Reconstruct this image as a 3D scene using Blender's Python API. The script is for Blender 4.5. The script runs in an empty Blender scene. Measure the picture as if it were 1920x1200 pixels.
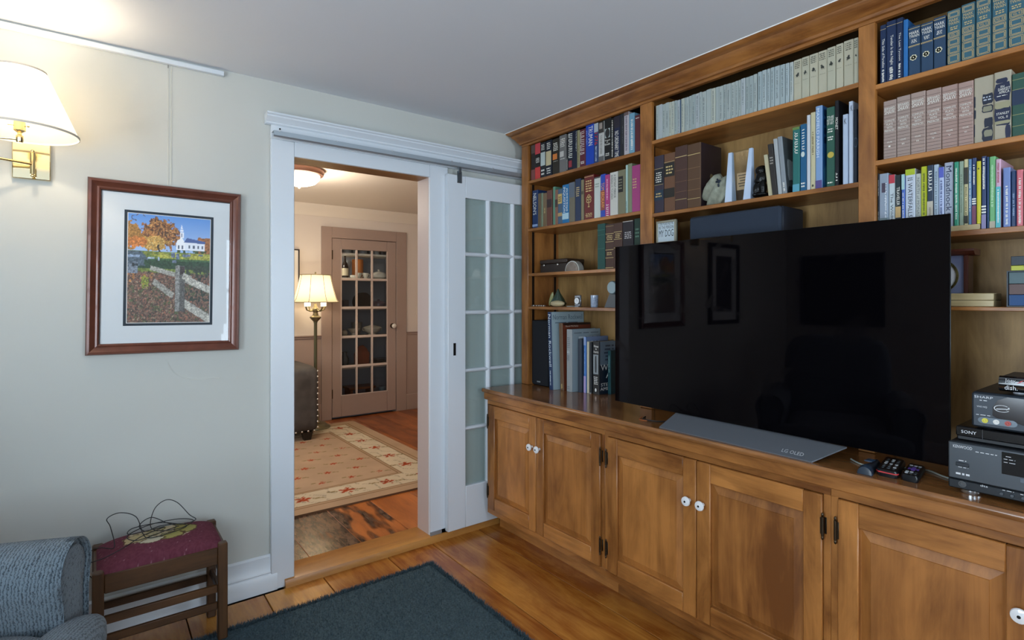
EXPO=0.8; PW_REAR=31; PW_SIDE=44; PW_DIN=12; PW_LAMP=3.8; PW_CEIL=20; PW_FLOOR=2.3; PW_BOWL=3; PW_CUP=2.2; ACX,ACY,ACR=-.49,1.73,-22
import bpy, bmesh, math, random
import numpy as np
from mathutils import Matrix, Vector
random.seed(7); np.random.seed(7)
SC=bpy.context.scene; COL=SC.collection
# ---------------------------------------------------------------- camera
CAMZ=1.35; YAW=math.radians(37.2134)
cd=bpy.data.cameras.new('camera'); cam=bpy.data.objects.new('camera',cd); COL.objects.link(cam)
cam.location=(0,0,CAMZ); cam.rotation_euler=(math.pi/2,0,-YAW)
cd.sensor_fit='HORIZONTAL'; cd.sensor_width=36; cd.lens=1024.6/1920*36; cd.shift_y=-39.8/1920; cd.clip_start=.02
SC.camera=cam
# ---------------------------------------------------------------- world, light, exposure
w=bpy.data.worlds.new('world'); SC.world=w; w.use_nodes=True
w.node_tree.nodes['Background'].inputs[0].default_value=(.62,.78,1,1); w.node_tree.nodes['Background'].inputs[1].default_value=1.0
vs=SC.view_settings; vs.view_transform='Standard'; vs.look='None'; vs.gamma=1; vs.use_curve_mapping=False; vs.exposure=EXPO
def area(name,loc,rot,sx,sy,power,col):
    l=bpy.data.lights.new(name,'AREA'); l.shape='RECTANGLE'; l.size=sx; l.size_y=sy; l.energy=power; l.color=col
    o=bpy.data.objects.new(name,l); COL.objects.link(o); o.location=loc; o.rotation_euler=rot; return o
def point(name,loc,power,col,rad):
    l=bpy.data.lights.new(name,'POINT'); l.energy=power; l.color=col; l.shadow_soft_size=rad
    o=bpy.data.objects.new(name,l); COL.objects.link(o); o.location=loc; return o
DAY=(.74,.88,1.0)
# daylight falling in through the room's windows (just outside the glass)
area('daylight_rear_a',(-.95,-2.1,1.45),(math.pi/2+.4,0,0),1.1,1.4,PW_REAR,DAY)
area('daylight_rear_b',(1.72,-2.1,1.45),(math.pi/2+.4,0,0),1.1,1.4,PW_REAR,DAY)
area('daylight_side',(-1.95,.45,1.3),(0,-math.pi/2-.4,0),1.5,1.2,PW_SIDE,DAY)
area('daylight_dining',(-.96,4.3,1.4),(0,-math.pi/2,0),1.3,1.2,PW_DIN,(1,.95,.88))
# ---------------------------------------------------------------- helpers
def lin(h):
    if not isinstance(h,str): return tuple(h)+(1,) if len(h)==3 else tuple(h)
    c=[int(h[i:i+2],16)/255 for i in (0,2,4)]
    return tuple(x/12.92 if x<=.04045 else ((x+.055)/1.055)**2.4 for x in c)+(1,)
MATS={}
def newmat(name):
    m=bpy.data.materials.new(name); m.use_nodes=True; nt=m.node_tree
    return m,nt,nt.nodes['Principled BSDF']
def mat(col,rough=.5,metal=0,spec=.5,bump=0,bscale=200,var=0,vscale=8,coat=0,name=None):
    key=('m',col,rough,metal,spec,bump,bscale,var,vscale,coat)
    if key in MATS: return MATS[key]
    m,nt,p=newmat(name or 'paint_%s'%(col if isinstance(col,str) else 'c'))
    p.inputs['Base Color'].default_value=lin(col); p.inputs['Roughness'].default_value=rough; p.inputs['Metallic'].default_value=metal
    p.inputs['Specular IOR Level'].default_value=spec; p.inputs['Coat Weight'].default_value=coat
    tc=nt.nodes.new('ShaderNodeTexCoord')
    if var:
        n=nt.nodes.new('ShaderNodeTexNoise'); n.inputs['Scale'].default_value=vscale; n.inputs['Detail'].default_value=4; nt.links.new(tc.outputs['Object'],n.inputs['Vector'])
        r=nt.nodes.new('ShaderNodeValToRGB'); c=lin(col)
        r.color_ramp.elements[0].position=.3; r.color_ramp.elements[1].position=.7
        r.color_ramp.elements[0].color=tuple(x*(1-var) for x in c[:3])+(1,); r.color_ramp.elements[1].color=tuple(min(1,x*(1+var)) for x in c[:3])+(1,)
        nt.links.new(n.outputs['Fac'],r.inputs['Fac']); nt.links.new(r.outputs['Color'],p.inputs['Base Color'])
    if bump:
        n=nt.nodes.new('ShaderNodeTexNoise'); n.inputs['Scale'].default_value=bscale; n.inputs['Detail'].default_value=3; nt.links.new(tc.outputs['Object'],n.inputs['Vector'])
        b=nt.nodes.new('ShaderNodeBump'); b.inputs['Strength'].default_value=bump; b.inputs['Distance'].default_value=.002
        nt.links.new(n.outputs['Fac'],b.inputs['Height']); nt.links.new(b.outputs['Normal'],p.inputs['Normal'])
    MATS[key]=m; return m
def wood(name,dark,light,axis,rough=.35,scale=1.0,mottle=.35,spec=.5,coat=0,rnd=.12,knots=False):
    key=('w',name)
    if key in MATS: return MATS[key]
    m,nt,p=newmat(name); N=nt.nodes.new; L=nt.links.new
    tc=N('ShaderNodeTexCoord'); oi=N('ShaderNodeObjectInfo')
    ad=N('ShaderNodeVectorMath'); ad.operation='MULTIPLY_ADD'; ad.inputs[1].default_value=(7,7,7)
    cmb=N('ShaderNodeCombineXYZ'); L(oi.outputs['Random'],cmb.inputs[0]); L(oi.outputs['Random'],cmb.inputs[1]); L(oi.outputs['Random'],cmb.inputs[2])
    L(cmb.outputs[0],ad.inputs[0]); L(tc.outputs['Object'],ad.inputs[2])
    def mp(a,b):
        q=N('ShaderNodeMapping'); s=[a*scale]*3; s['xyz'.index(axis)]=b*scale; q.inputs['Scale'].default_value=s; L(ad.outputs[0],q.inputs['Vector']); return q
    g=N('ShaderNodeTexNoise'); g.inputs['Scale'].default_value=1; g.inputs['Detail'].default_value=8; g.inputs['Roughness'].default_value=.65; g.inputs['Distortion'].default_value=1.6; L(mp(10,2.0).outputs[0],g.inputs['Vector'])
    fi=N('ShaderNodeTexNoise'); fi.inputs['Scale'].default_value=1; fi.inputs['Detail'].default_value=4; L(mp(160,5).outputs[0],fi.inputs['Vector'])
    mo=N('ShaderNodeTexNoise'); mo.inputs['Scale'].default_value=1; mo.inputs['Detail'].default_value=3; L(mp(7,4.5).outputs[0],mo.inputs['Vector'])
    a=N('ShaderNodeMath'); a.operation='MULTIPLY_ADD'; a.inputs[1].default_value=.24; L(fi.outputs['Fac'],a.inputs[0]); L(g.outputs['Fac'],a.inputs[2])
    b=N('ShaderNodeMath'); b.operation='MULTIPLY_ADD'; b.inputs[1].default_value=mottle; L(mo.outputs['Fac'],b.inputs[0]); L(a.outputs[0],b.inputs[2])
    c=N('ShaderNodeMath'); c.operation='MULTIPLY_ADD'; c.inputs[1].default_value=rnd*2; L(oi.outputs['Random'],c.inputs[0]); L(b.outputs[0],c.inputs[2])
    nm=N('ShaderNodeMath'); nm.operation='MULTIPLY_ADD'; nm.inputs[1].default_value=1.35; nm.inputs[2].default_value=.5-1.35*(.5+.12+mottle*.5+rnd); L(c.outputs[0],nm.inputs[0])
    r=N('ShaderNodeValToRGB'); r.color_ramp.elements[0].position=.1; r.color_ramp.elements[1].position=.9
    r.color_ramp.elements[0].color=lin(dark); r.color_ramp.elements[1].color=lin(light); L(nm.outputs[0],r.inputs['Fac'])
    out=r.outputs['Color']
    if knots:
        vo=N('ShaderNodeTexVoronoi'); vo.inputs['Scale'].default_value=1; q=N('ShaderNodeMapping'); s=[4.2]*3; s['xyz'.index(axis)]=1.7; q.inputs['Scale'].default_value=s; L(ad.outputs[0],q.inputs['Vector']); L(q.outputs[0],vo.inputs['Vector'])
        kr=N('ShaderNodeValToRGB'); kr.color_ramp.elements[0].position=.035; kr.color_ramp.elements[0].color=(.16,.12,.1,1); kr.color_ramp.elements[1].position=.085; kr.color_ramp.elements[1].color=(1,1,1,1); L(vo.outputs['Distance'],kr.inputs['Fac'])
        mx=N('ShaderNodeMix'); mx.data_type='RGBA'; mx.blend_type='MULTIPLY'; mx.inputs['Factor'].default_value=1; L(out,mx.inputs['A']); L(kr.outputs['Color'],mx.inputs['B']); out=mx.outputs['Result']
    L(out,p.inputs['Base Color'])
    p.inputs['Roughness'].default_value=rough; p.inputs['Specular IOR Level'].default_value=spec; p.inputs['Coat Weight'].default_value=coat; p.inputs['Coat Roughness'].default_value=.12
    bu=N('ShaderNodeBump'); bu.inputs['Strength'].default_value=.12; bu.inputs['Distance'].default_value=.001; L(fi.outputs['Fac'],bu.inputs['Height']); L(bu.outputs['Normal'],p.inputs['Normal'])
    MATS[key]=m; return m
def glass(name,tint=(1,1,1),refl=.06,rough=.02):
    key=('g',name)
    if key in MATS: return MATS[key]
    m=bpy.data.materials.new(name); m.use_nodes=True; nt=m.node_tree; nt.nodes.clear(); N=nt.nodes.new; L=nt.links.new
    o=N('ShaderNodeOutputMaterial'); t=N('ShaderNodeBsdfTransparent'); t.inputs[0].default_value=tint+(1,)
    g=N('ShaderNodeBsdfGlossy'); g.inputs['Roughness'].default_value=rough; mx=N('ShaderNodeMixShader')
    lw=N('ShaderNodeLayerWeight'); lw.inputs[0].default_value=.5; pw=N('ShaderNodeMath'); pw.operation='POWER'; pw.inputs[1].default_value=5; L(lw.outputs['Facing'],pw.inputs[0])
    ml=N('ShaderNodeMath'); ml.operation='MULTIPLY_ADD'; ml.inputs[1].default_value=.7; ml.inputs[2].default_value=refl*.5; L(pw.outputs[0],ml.inputs[0]); L(ml.outputs[0],mx.inputs[0])
    L(t.outputs[0],mx.inputs[1]); L(g.outputs[0],mx.inputs[2]); L(mx.outputs[0],o.inputs[0]); MATS[key]=m; return m
def emit(name,col,s):
    key=('e',name)
    if key in MATS: return MATS[key]
    m,nt,p=newmat(name); p.inputs['Base Color'].default_value=lin(col); p.inputs['Emission Color'].default_value=lin(col); p.inputs['Emission Strength'].default_value=s; MATS[key]=m; return m
def shade_mat(name,col,trans,em=0):
    m=bpy.data.materials.new(name); m.use_nodes=True; nt=m.node_tree; nt.nodes.clear(); N=nt.nodes.new; L=nt.links.new
    o=N('ShaderNodeOutputMaterial'); d=N('ShaderNodeBsdfDiffuse'); d.inputs[0].default_value=lin(col); t=N('ShaderNodeBsdfTranslucent'); t.inputs[0].default_value=lin(col)
    mx=N('ShaderNodeMixShader'); mx.inputs[0].default_value=trans; L(d.outputs[0],mx.inputs[1]); L(t.outputs[0],mx.inputs[2]); L(mx.outputs[0],o.inputs[0]); return m
def vcol_mat(name,rough=.6,bump=0,bscale=300,spec=.4):
    m,nt,p=newmat(name); a=nt.nodes.new('ShaderNodeVertexColor'); a.layer_name='Col'; nt.links.new(a.outputs['Color'],p.inputs['Base Color']); p.inputs['Roughness'].default_value=rough; p.inputs['Specular IOR Level'].default_value=spec
    if bump:
        tc=nt.nodes.new('ShaderNodeTexCoord'); n=nt.nodes.new('ShaderNodeTexNoise'); n.inputs['Scale'].default_value=bscale; nt.links.new(tc.outputs['Object'],n.inputs['Vector'])
        b=nt.nodes.new('ShaderNodeBump'); b.inputs['Strength'].default_value=bump; b.inputs['Distance'].default_value=.003; nt.links.new(n.outputs['Fac'],b.inputs['Height']); nt.links.new(b.outputs['Normal'],p.inputs['Normal'])
    return m
WO={}   # world origin of each object
TX={}
def text_geo(s):
    if s in TX: return TX[s]
    cu=bpy.data.curves.new('lettering','FONT'); cu.body=s; cu.resolution_u=2; ob=bpy.data.objects.new('lettering',cu)
    me=bpy.data.meshes.new_from_object(ob); v=np.array([tuple(q.co) for q in me.vertices]); f=[tuple(p.vertices) for p in me.polygons]
    bpy.data.objects.remove(ob); bpy.data.meshes.remove(me); mn=v.min(0); mx=v.max(0); v=(v-mn)/np.maximum(mx-mn,1e-6)
    TX[s]=(v[:,:2],f); return TX[s]
class MB:
    def __init__(s): s.v=[]; s.f=[]; s.c=None
    def add(s,v,f):
        n=len(s.v); s.v+= [tuple(map(float,q)) for q in v]; s.f+=[tuple(i+n for i in q) for q in f]; return s
    def box(s,x0,x1,y0,y1,z0,z1,c=0):
        lo=(min(x0,x1),min(y0,y1),min(z0,z1)); hi=(max(x0,x1),max(y0,y1),max(z0,z1))
        C=[(i,j,k) for i in (0,1) for j in (0,1) for k in (0,1)]
        if c<=0:
            v=[tuple((lo,hi)[q[a]][a] for a in range(3)) for q in C]
            return s.add(v,[(0,1,3,2),(4,6,7,5),(0,4,5,1),(2,3,7,6),(0,2,6,4),(1,5,7,3)])
        c=min(c,.49*min(h-l for l,h in zip(lo,hi))); v=[]; ix={}
        for q in C:
            for a in range(3):
                ix[q,a]=len(v); v.append(tuple((lo,hi)[q[b]][b]+(0 if a==b else (c if q[b]==0 else -c)) for b in range(3)))
        F=[]
        for a in range(3):
            b,d=[t for t in range(3) if t!=a]
            for sg in (0,1):
                def k(p,q): t=[0]*3; t[a]=sg; t[b]=p; t[d]=q; return ix[tuple(t),a]
                F.append((k(0,0),k(1,0),k(1,1),k(0,1)))
            for p in (0,1):
                for q in (0,1):
                    t0=[0]*3; t0[b]=p; t0[d]=q; t1=list(t0); t1[a]=1; t0=tuple(t0); t1=tuple(t1)
                    F.append((ix[t0,b],ix[t1,b],ix[t1,d],ix[t0,d]))
        for q in C: F.append((ix[q,0],ix[q,1],ix[q,2]))
        return s.add(v,F)
    def prism(s,pts,axis,a0,a1):
        n=len(pts)
        def mk(p,a): return {'y':(p[0],a,p[1]),'x':(a,p[0],p[1]),'z':(p[0],p[1],a)}[axis]
        v=[mk(p,a0) for p in pts]+[mk(p,a1) for p in pts]
        return s.add(v,[tuple(range(n)),tuple(range(2*n-1,n-1,-1))]+[(i,(i+1)%n,n+(i+1)%n,n+i) for i in range(n)])
    def lathe(s,prof,c,seg=24,sx=1,sy=1,axis='z',cap=True):
        v=[];F=[];n=len(prof)
        for r,z in prof:
            for k in range(seg):
                a=2*math.pi*k/seg; p=(r*math.cos(a)*sx,r*math.sin(a)*sy,z)
                if axis=='x': p=(p[2],p[0],p[1])
                if axis=='y': p=(p[0],p[2],p[1])
                v.append((c[0]+p[0],c[1]+p[1],c[2]+p[2]))
        for i in range(n-1):
            for k in range(seg): F.append((i*seg+k,i*seg+(k+1)%seg,(i+1)*seg+(k+1)%seg,(i+1)*seg+k))
        if cap: F.append(tuple(range(seg-1,-1,-1))); F.append(tuple((n-1)*seg+k for k in range(seg)))
        return s.add(v,F)
    def tube(s,pts,r,seg=8):
        P=[Vector(p) for p in pts]; v=[];F=[];n=len(P); up=Vector((0,0,1)); R=r if isinstance(r,(list,tuple)) else [r]*n
        for i,p in enumerate(P):
            t=(P[min(i+1,n-1)]-P[max(i-1,0)]).normalized(); a=t.cross(up)
            if a.length<1e-3: a=t.cross(Vector((1,0,0)))
            a.normalize(); b=t.cross(a)
            for k in range(seg):
                g=2*math.pi*k/seg; q=p+(a*math.cos(g)+b*math.sin(g))*R[i]; v.append(tuple(q))
        for i in range(n-1):
            for k in range(seg): F.append((i*seg+k,i*seg+(k+1)%seg,(i+1)*seg+(k+1)%seg,(i+1)*seg+k))
        F.append(tuple(range(seg-1,-1,-1))); F.append(tuple((n-1)*seg+k for k in range(seg)))
        return s.add(v,F)
    def rbox(s,c,h,e=4,nu=32,nv=16,fn=None):   # superellipsoid of half sizes h
        v=[];F=[]; sg=lambda t,p: math.copysign(abs(t)**p,t); q=2/e
        for j in range(nv+1):
            ph=-math.pi/2+math.pi*j/nv
            for i in range(nu):
                th=2*math.pi*i/nu
                d=(math.cos(ph)*math.cos(th),math.cos(ph)*math.sin(th),math.sin(ph))
                k=(abs(d[0])**e+abs(d[1])**e+abs(d[2])**e)**(-1/e)
                p=(c[0]+h[0]*d[0]*k,c[1]+h[1]*d[1]*k,c[2]+h[2]*d[2]*k)
                v.append(fn(p) if fn else p)
        for j in range(nv):
            for i in range(nu): F.append((j*nu+i,j*nu+(i+1)%nu,(j+1)*nu+(i+1)%nu,(j+1)*nu+i))
        return s.add(v,F)
    def ball(s,c,r,nu=16,nv=10,fn=None):
        h=r if isinstance(r,(tuple,list)) else (r,r,r); return s.rbox(c,h,2,nu,nv,fn)
    def loft(s,rings,cap=True):
        n=len(rings[0]); v=[p for r in rings for p in r]; F=[]
        for i in range(len(rings)-1):
            for k in range(n): F.append((i*n+k,i*n+(k+1)%n,(i+1)*n+(k+1)%n,(i+1)*n+k))
        if cap: F.append(tuple(range(n-1,-1,-1))); F.append(tuple((len(rings)-1)*n+k for k in range(n)))
        return s.add(v,F)
    def sheet(s,fn,nu,nv):
        v=[fn(i/nu,j/nv) for j in range(nv+1) for i in range(nu+1)]
        return s.add(v,[(j*(nu+1)+i,j*(nu+1)+i+1,(j+1)*(nu+1)+i+1,(j+1)*(nu+1)+i) for j in range(nv) for i in range(nu)])
    def flat(s,O,U,V,pts,faces):  # 2-D points on plane O+U*a+V*b
        O=np.array(O);U=np.array(U);V=np.array(V)
        return s.add([tuple(O+U*a+V*b) for a,b in pts],faces)
    def text(s,t,O,U,V):  # fit text in the parallelogram O,U,V
        v,f=text_geo(t); return s.flat(O,U,V,v,f)
    def rect(s,O,U,V,u0,u1,v0,v1): return s.flat(O,U,V,[(u0,v0),(u1,v0),(u1,v1),(u0,v1)],[(0,1,2,3)])
    def xf(s,M):
        s.v=[tuple(M@Vector(p)) for p in s.v]; return s
    def build(s,name,m,parent=None,origin=None,label=None,cat=None,group=None,kind=None,smooth=True,recalc=True,cols=None,ang=38):
        v=np.array(s.v)
        if origin is None: origin=WO[parent] if parent is not None else ((v[:,0].min()+v[:,0].max())/2,(v[:,1].min()+v[:,1].max())/2,v[:,2].min())
        o3=np.array(origin,float); me=bpy.data.meshes.new(name); me.from_pydata([tuple(q) for q in v-o3],[],s.f)
        if recalc:
            bm=bmesh.new(); bm.from_mesh(me); bmesh.ops.recalc_face_normals(bm,faces=bm.faces); bm.to_mesh(me); bm.free()
        if smooth:
            me.polygons.foreach_set('use_smooth',[True]*len(me.polygons)); me.set_sharp_from_angle(angle=math.radians(ang))
        if cols is not None:
            ca=me.color_attributes.new('Col','FLOAT_COLOR','POINT'); ca.data.foreach_set('color',np.hstack([cols,np.ones((len(cols),1))]).astype(np.float32).ravel())
        me.materials.append(m); ob=bpy.data.objects.new(name,me); COL.objects.link(ob)
        if parent is not None: ob.parent=parent; ob.location=o3-np.array(WO[parent])
        else: ob.location=o3
        WO[ob]=tuple(o3); return tag(ob,label,cat,group,kind)
def tag(o,label=None,cat=None,group=None,kind=None):
    if label: o['label']=label
    if cat: o['category']=cat
    if group: o['group']=group
    if kind: o['kind']=kind
    return o
def thing(name,loc,label=None,cat=None,group=None,kind=None):
    o=bpy.data.objects.new(name,None); o.empty_display_size=.05; COL.objects.link(o); o.location=loc; WO[o]=tuple(loc); return tag(o,label,cat,group,kind)
def B(*a,**k): return MB().box(*a,**k)
def vnoise(x,y,s=0):
    def h(i,j): 
        t=np.sin(i*127.1+j*311.7+s*74.7)*43758.5453; return t-np.floor(t)
    xi=np.floor(x);yi=np.floor(y);xf=x-xi;yf=y-yi; xf=xf*xf*(3-2*xf); yf=yf*yf*(3-2*yf)
    return (h(xi,yi)*(1-xf)+h(xi+1,yi)*xf)*(1-yf)+(h(xi,yi+1)*(1-xf)+h(xi+1,yi+1)*xf)*yf
def fbm(x,y,o=4,s=0):
    t=0;a=.5
    for i in range(o): t=t+a*vnoise(x*2**i,y*2**i,s+i); a*=.5
    return t
# ================================================================= setting
ST='structure'; YB=2.7036; CE=2.364; XR=2.34; XL=-1.75; YR=-1.9; YF=5.944; WT=.115
M_WALL=mat('bfc0ba',.75,spec=.25,bump=.06,bscale=60,var=.025,vscale=1.5,name='sage_wall_paint')
M_CEIL=mat('d6dae0',.85,spec=.15,bump=.05,bscale=50,name='ceiling_paint')
M_TRIM=mat('d2d8de',.32,spec=.5,bump=.03,bscale=30,name='white_trim_paint')
M_CREAM=mat('d8cec4',.6,spec=.3,bump=.05,bscale=60,name='cream_wall_paint')
M_TAUPE=mat('a08b80',.38,spec=.5,bump=.04,bscale=40,name='taupe_trim_paint')
M_CEILD=mat('ded4c6',.6,spec=.3,name='cream_ceiling_paint')
W_FLOOR=wood('pine_floor','8a4a16','d89844','y',.24,.8,.5,.5,.15,rnd=.2,knots=True)
W_FLOORD=wood('worn_pine_floor','6e3614','c07034','y',.28,.8,.5,.5,.1,rnd=.2)
W_THR=wood('threshold_oak','85501f','bd8440','x',.35)
# floor of wide pine boards
fl=B(XL,XR,YR,YB+WT,-.05,-.014).build('floor',mat('1a120a',.9),kind=ST)
xs=[XL,-1.44,-1.12,-.8,-.5,-.2,.0,.30,.607,.873,1.208,1.470,1.778,2.08,XR]
for a,b in zip(xs,xs[1:]): B(a+.0018,b-.0018,YR,2.668,-.014,0,c=.0015).build('plank',W_FLOOR,fl,origin=((a+b)/2,0,0))
fd=B(-.9,3.75,YB+WT,YF+.6,-.03,.016).build('floor_dining',mat('1a120a',.9),kind=ST)
xs=[-.9,-.6,-.3,0,.3,.59,.865,1.14,1.42,1.7,1.98,2.26,2.54,2.82,3.1,3.4,3.75]
for a,b in zip(xs,xs[1:]): B(a+.0015,b-.0015,YB+.13,YF-.002,.016,.03,c=.0015).build('plank',W_FLOORD,fd,origin=((a+b)/2,4,.03))
# worn old varnish, black specks on grey-brown, on the boards by the doorway
def worn(alpha):
    wm,nt,p=newmat('worn_varnish'); p.inputs['Roughness'].default_value=.2; N=nt.nodes.new; L=nt.links.new
    tc=N('ShaderNodeTexCoord'); mp=N('ShaderNodeMapping'); mp.inputs['Scale'].default_value=(30,9,1); nz=N('ShaderNodeTexNoise'); nz.inputs['Scale'].default_value=1; nz.inputs['Detail'].default_value=9; nz.inputs['Roughness'].default_value=.75
    L(tc.outputs['Object'],mp.inputs['Vector']); L(mp.outputs[0],nz.inputs['Vector'])
    rp=N('ShaderNodeValToRGB'); rp.color_ramp.elements[0].position=.40; rp.color_ramp.elements[0].color=lin('1c130e'); rp.color_ramp.elements[1].position=.56; rp.color_ramp.elements[1].color=lin('6e5442'); L(nz.outputs['Fac'],rp.inputs['Fac']); L(rp.outputs['Color'],p.inputs['Base Color'])
    m2=N('ShaderNodeMapping'); m2.inputs['Scale'].default_value=(9,2.2,1); n2=N('ShaderNodeTexNoise'); n2.inputs['Scale'].default_value=1; n2.inputs['Detail'].default_value=6; L(tc.outputs['Object'],m2.inputs['Vector']); L(m2.outputs[0],n2.inputs['Vector'])
    ra=N('ShaderNodeValToRGB'); ra.color_ramp.elements[0].position=alpha; ra.color_ramp.elements[1].position=alpha+.12; L(n2.outputs['Fac'],ra.inputs['Fac']); L(ra.outputs['Color'],p.inputs['Alpha']); return wm
for x0,x1,al in [(.592,.863,.2),(.867,1.138,.26),(1.142,1.418,.47)]:
    MB().add([(x0,2.85,.0303),(x1,2.85,.0303),(x1,3.46,.0303),(x0,3.46,.0303)],[(0,1,2,3)]).build('worn_patch',worn(al),fd,smooth=False)
tr=MB().prism([(2.664,-.014),(2.664,.014),(2.672,.034),(2.69,.038),(2.84,.036),(2.848,.03),(2.848,-.014)],'x',.70,1.93).build('trim_1',W_THR,kind=ST)
# walls and ceilings
ww=MB(); OL,OR,OT=.7450,1.4680,2.0236
for b in [(XL-.1,OL-.02,YB,YB+WT,0,CE),(OR+.02,XR+.1,YB,YB+WT,0,CE),(OL-.02,OR+.02,YB,YB+WT,OT+.02,CE)]: ww.box(*b)
ww.build('wall_back',M_WALL,kind=ST)
B(XR,XR+.1,YR-.1,YB+WT,-.02,CE).build('wall_right',M_WALL,kind=ST)
lw=MB(); wy0,wy1,wz0,wz1=-.15,1.05,.55,2.05
for b in [(XL-.1,XL,YR-.1,wy0,0,CE),(XL-.1,XL,wy1,YB,0,CE),(XL-.1,XL,wy0,wy1,0,wz0),(XL-.1,XL,wy0,wy1,wz1,CE)]: lw.box(*b)
lw.build('wall_left',M_WALL,kind=ST)
rw=MB(); RZ0,RZ1=.75,2.15; RX=[(-1.5,-.4),(1.2,2.24)]
for b in [(XL,RX[0][0],YR-.1,YR,0,CE),(RX[0][1],RX[1][0],YR-.1,YR,0,CE),(RX[1][1],XR,YR-.1,YR,0,CE)]+[(a,b,YR-.1,YR,0,RZ0) for a,b in RX]+[(a,b,YR-.1,YR,RZ1,CE) for a,b in RX]: rw.box(*b)
rw.build('wall_rear',M_WALL,kind=ST)
B(XL-.1,XR+.1,YR-.1,YB+.05,CE,CE+.08).build('ceiling',M_CEIL,kind=ST)
B(-1,3.85,YB+.05,YF+.7,2.36,2.46).build('ceiling_dining',M_CEILD,kind=ST)
dl=MB(); 
for b in [(-1,-.9,YB+WT,3.6,0,2.4),(-1,-.9,5.0,YF+.1,0,2.4),(-1,-.9,3.6,5.0,0,.7),(-1,-.9,3.6,5.0,2.1,2.4)]: dl.box(*b)
dl.build('wall_dining_left',M_CREAM,kind=ST)
B(3.75,3.85,YB,YF+.7,0,2.4).build('wall_dining_right',M_CREAM,kind=ST)
DX0,DX1,DZ=2.036,2.797,2.012
dw=MB()
for b in [(-1,DX0,YF,YF+.1,0,2.4),(DX1,3.85,YF,YF+.1,0,2.4),(DX0,DX1,YF,YF+.1,DZ+.03,2.4)]: dw.box(*b)
dw.build('wall_far',M_CREAM,kind=ST)
# back side of the doorway wall towards the dining room
MB().box(-1,OL-.13,YB+WT,YB+WT+.012,0,2.4).box(OR+.13,3.85,YB+WT,YB+WT+.012,0,2.4).box(OL-.13,OR+.13,YB+WT,YB+WT+.012,OT+.13,2.4).build('wall_dining_near',M_CREAM,kind=ST)
# windows that let the daylight in
def window(n,horizontal,a0,a1,c0,z0,z1,t=.1,sgn=-1):
    o=thing('window_%d'%n,((a0+a1)/2,c0,z0) if horizontal else (c0,(a0+a1)/2,z0),kind=ST)
    def bx(p,q,d0,d1,e,f,nm,m,ch=.004):
        d0=c0+sgn*d0; d1=c0+sgn*d1
        (B(p,q,d0,d1,e,f,c=ch) if horizontal else B(d0,d1,p,q,e,f,c=ch)).build(nm,m,o)
    for p,q,e,f in [(a0-.09,a0,z0-.02,z1),(a1,a1+.09,z0-.02,z1),(a0-.12,a1+.12,z1,z1+.11)]: bx(p,q,-.02,-.001,e,f,'casing_board',M_TRIM)
    bx(a0-.12,a1+.12,-.05,.02,z0-.03,z0,'window_sill',M_TRIM)
    for p,q,e,f in [(a0,a0+.04,z0,z1),(a1-.04,a1,z0,z1),(a0+.04,a1-.04,z0,z0+.05),(a0+.04,a1-.04,z1-.05,z1),(a0+.04,a1-.04,(z0+z1)/2-.02,(z0+z1)/2+.02)]: bx(p,q,.03,.06,e,f,'sash_bar',M_TRIM)
    for k in (1,2): xm=a0+(a1-a0)*k/3; bx(xm-.01,xm+.01,.035,.055,z0+.05,z1-.05,'muntin',M_TRIM,.002)
    bx(a0+.04,a1-.04,.043,.047,z0+.05,z1-.05,'pane',glass('window_glass'),0)
window(1,True,RX[0][0],RX[0][1],YR,RZ0,RZ1); window(2,True,RX[1][0],RX[1][1],YR,RZ0,RZ1); window(3,False,wy0,wy1,XL,wz0,wz1); window(4,False,3.6,5.0,-.9,.7,2.1)
# baseboards
def base_back(n,x0,x1):
    MB().prism([(YB-.0005,0),(YB-.022,0),(YB-.022,.074),(YB-.016,.082),(YB-.018,.086),(YB-.012,.094),(YB-.012,.158),(YB-.004,.166),(YB-.0005,.166)],'x',x0,x1).build('baseboard_%s'%n,M_TRIM,kind=ST)
base_back('back',XL,.668)
B(XL,XL+.018,YR,YB-.03,0,.16,c=.004).build('baseboard_left',M_TRIM,kind=ST)
B(XL+.02,XR-.02,YR,YR+.018,0,.16,c=.004).build('baseboard_rear',M_TRIM,kind=ST)
# picture rail strip
B(XL,.4466,YB-.02,YB-.0005,2.331,2.353,c=.002).build('trim_2',M_TRIM,kind=ST)
# doorway casing
cs=thing('trim_3',(1.1,YB,0),kind=ST)
B(.640,OL,YB-.020,YB-.0005,.0,2.093,c=.003).build('casing_board',M_TRIM,cs)
B(OR,1.583,YB-.020,YB-.0005,.037,2.093,c=.003).build('casing_board',M_TRIM,cs)
B(OL,OR,YB-.019,YB-.0005,OT,2.093,c=.002).build('head_board',M_TRIM,cs)
B(.640,2.25,YB-.024,YB-.0005,2.093,2.155,c=.002).build('head_board',M_TRIM,cs)
MB().prism([(YB-.0005,2.155),(YB-.024,2.155),(YB-.03,2.160),(YB-.03,2.166),(YB-.038,2.174),(YB-.052,2.186),(YB-.052,2.192),(YB-.06,2.197),(YB-.06,2.204),(YB-.0005,2.204)],'x',.616,2.25).build('crown_moulding',M_TRIM,cs)
MB().lathe([(.004,0),(.004,.002)],(.678,YB-.026,2.140),12,axis='y').build('screw_hole',mat('101010',.9),cs)
MJ=mat('b8a8a2',.4,spec=.45,name='pinkish_jamb_paint')
B(OL-.02,OL,YB-.001,YB+WT+.012,.03,OT+.02,c=.001).build('jamb',MJ,cs); B(OR,OR+.02,YB-.001,YB+WT+.012,.03,OT+.02,c=.001).build('jamb',MJ,cs)
B(OL,OR,YB-.001,YB+WT+.012,OT,OT+.02,c=.001).build('jamb',wood('bare_jamb_wood','6b4420','a87840','x'),cs)
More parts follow.
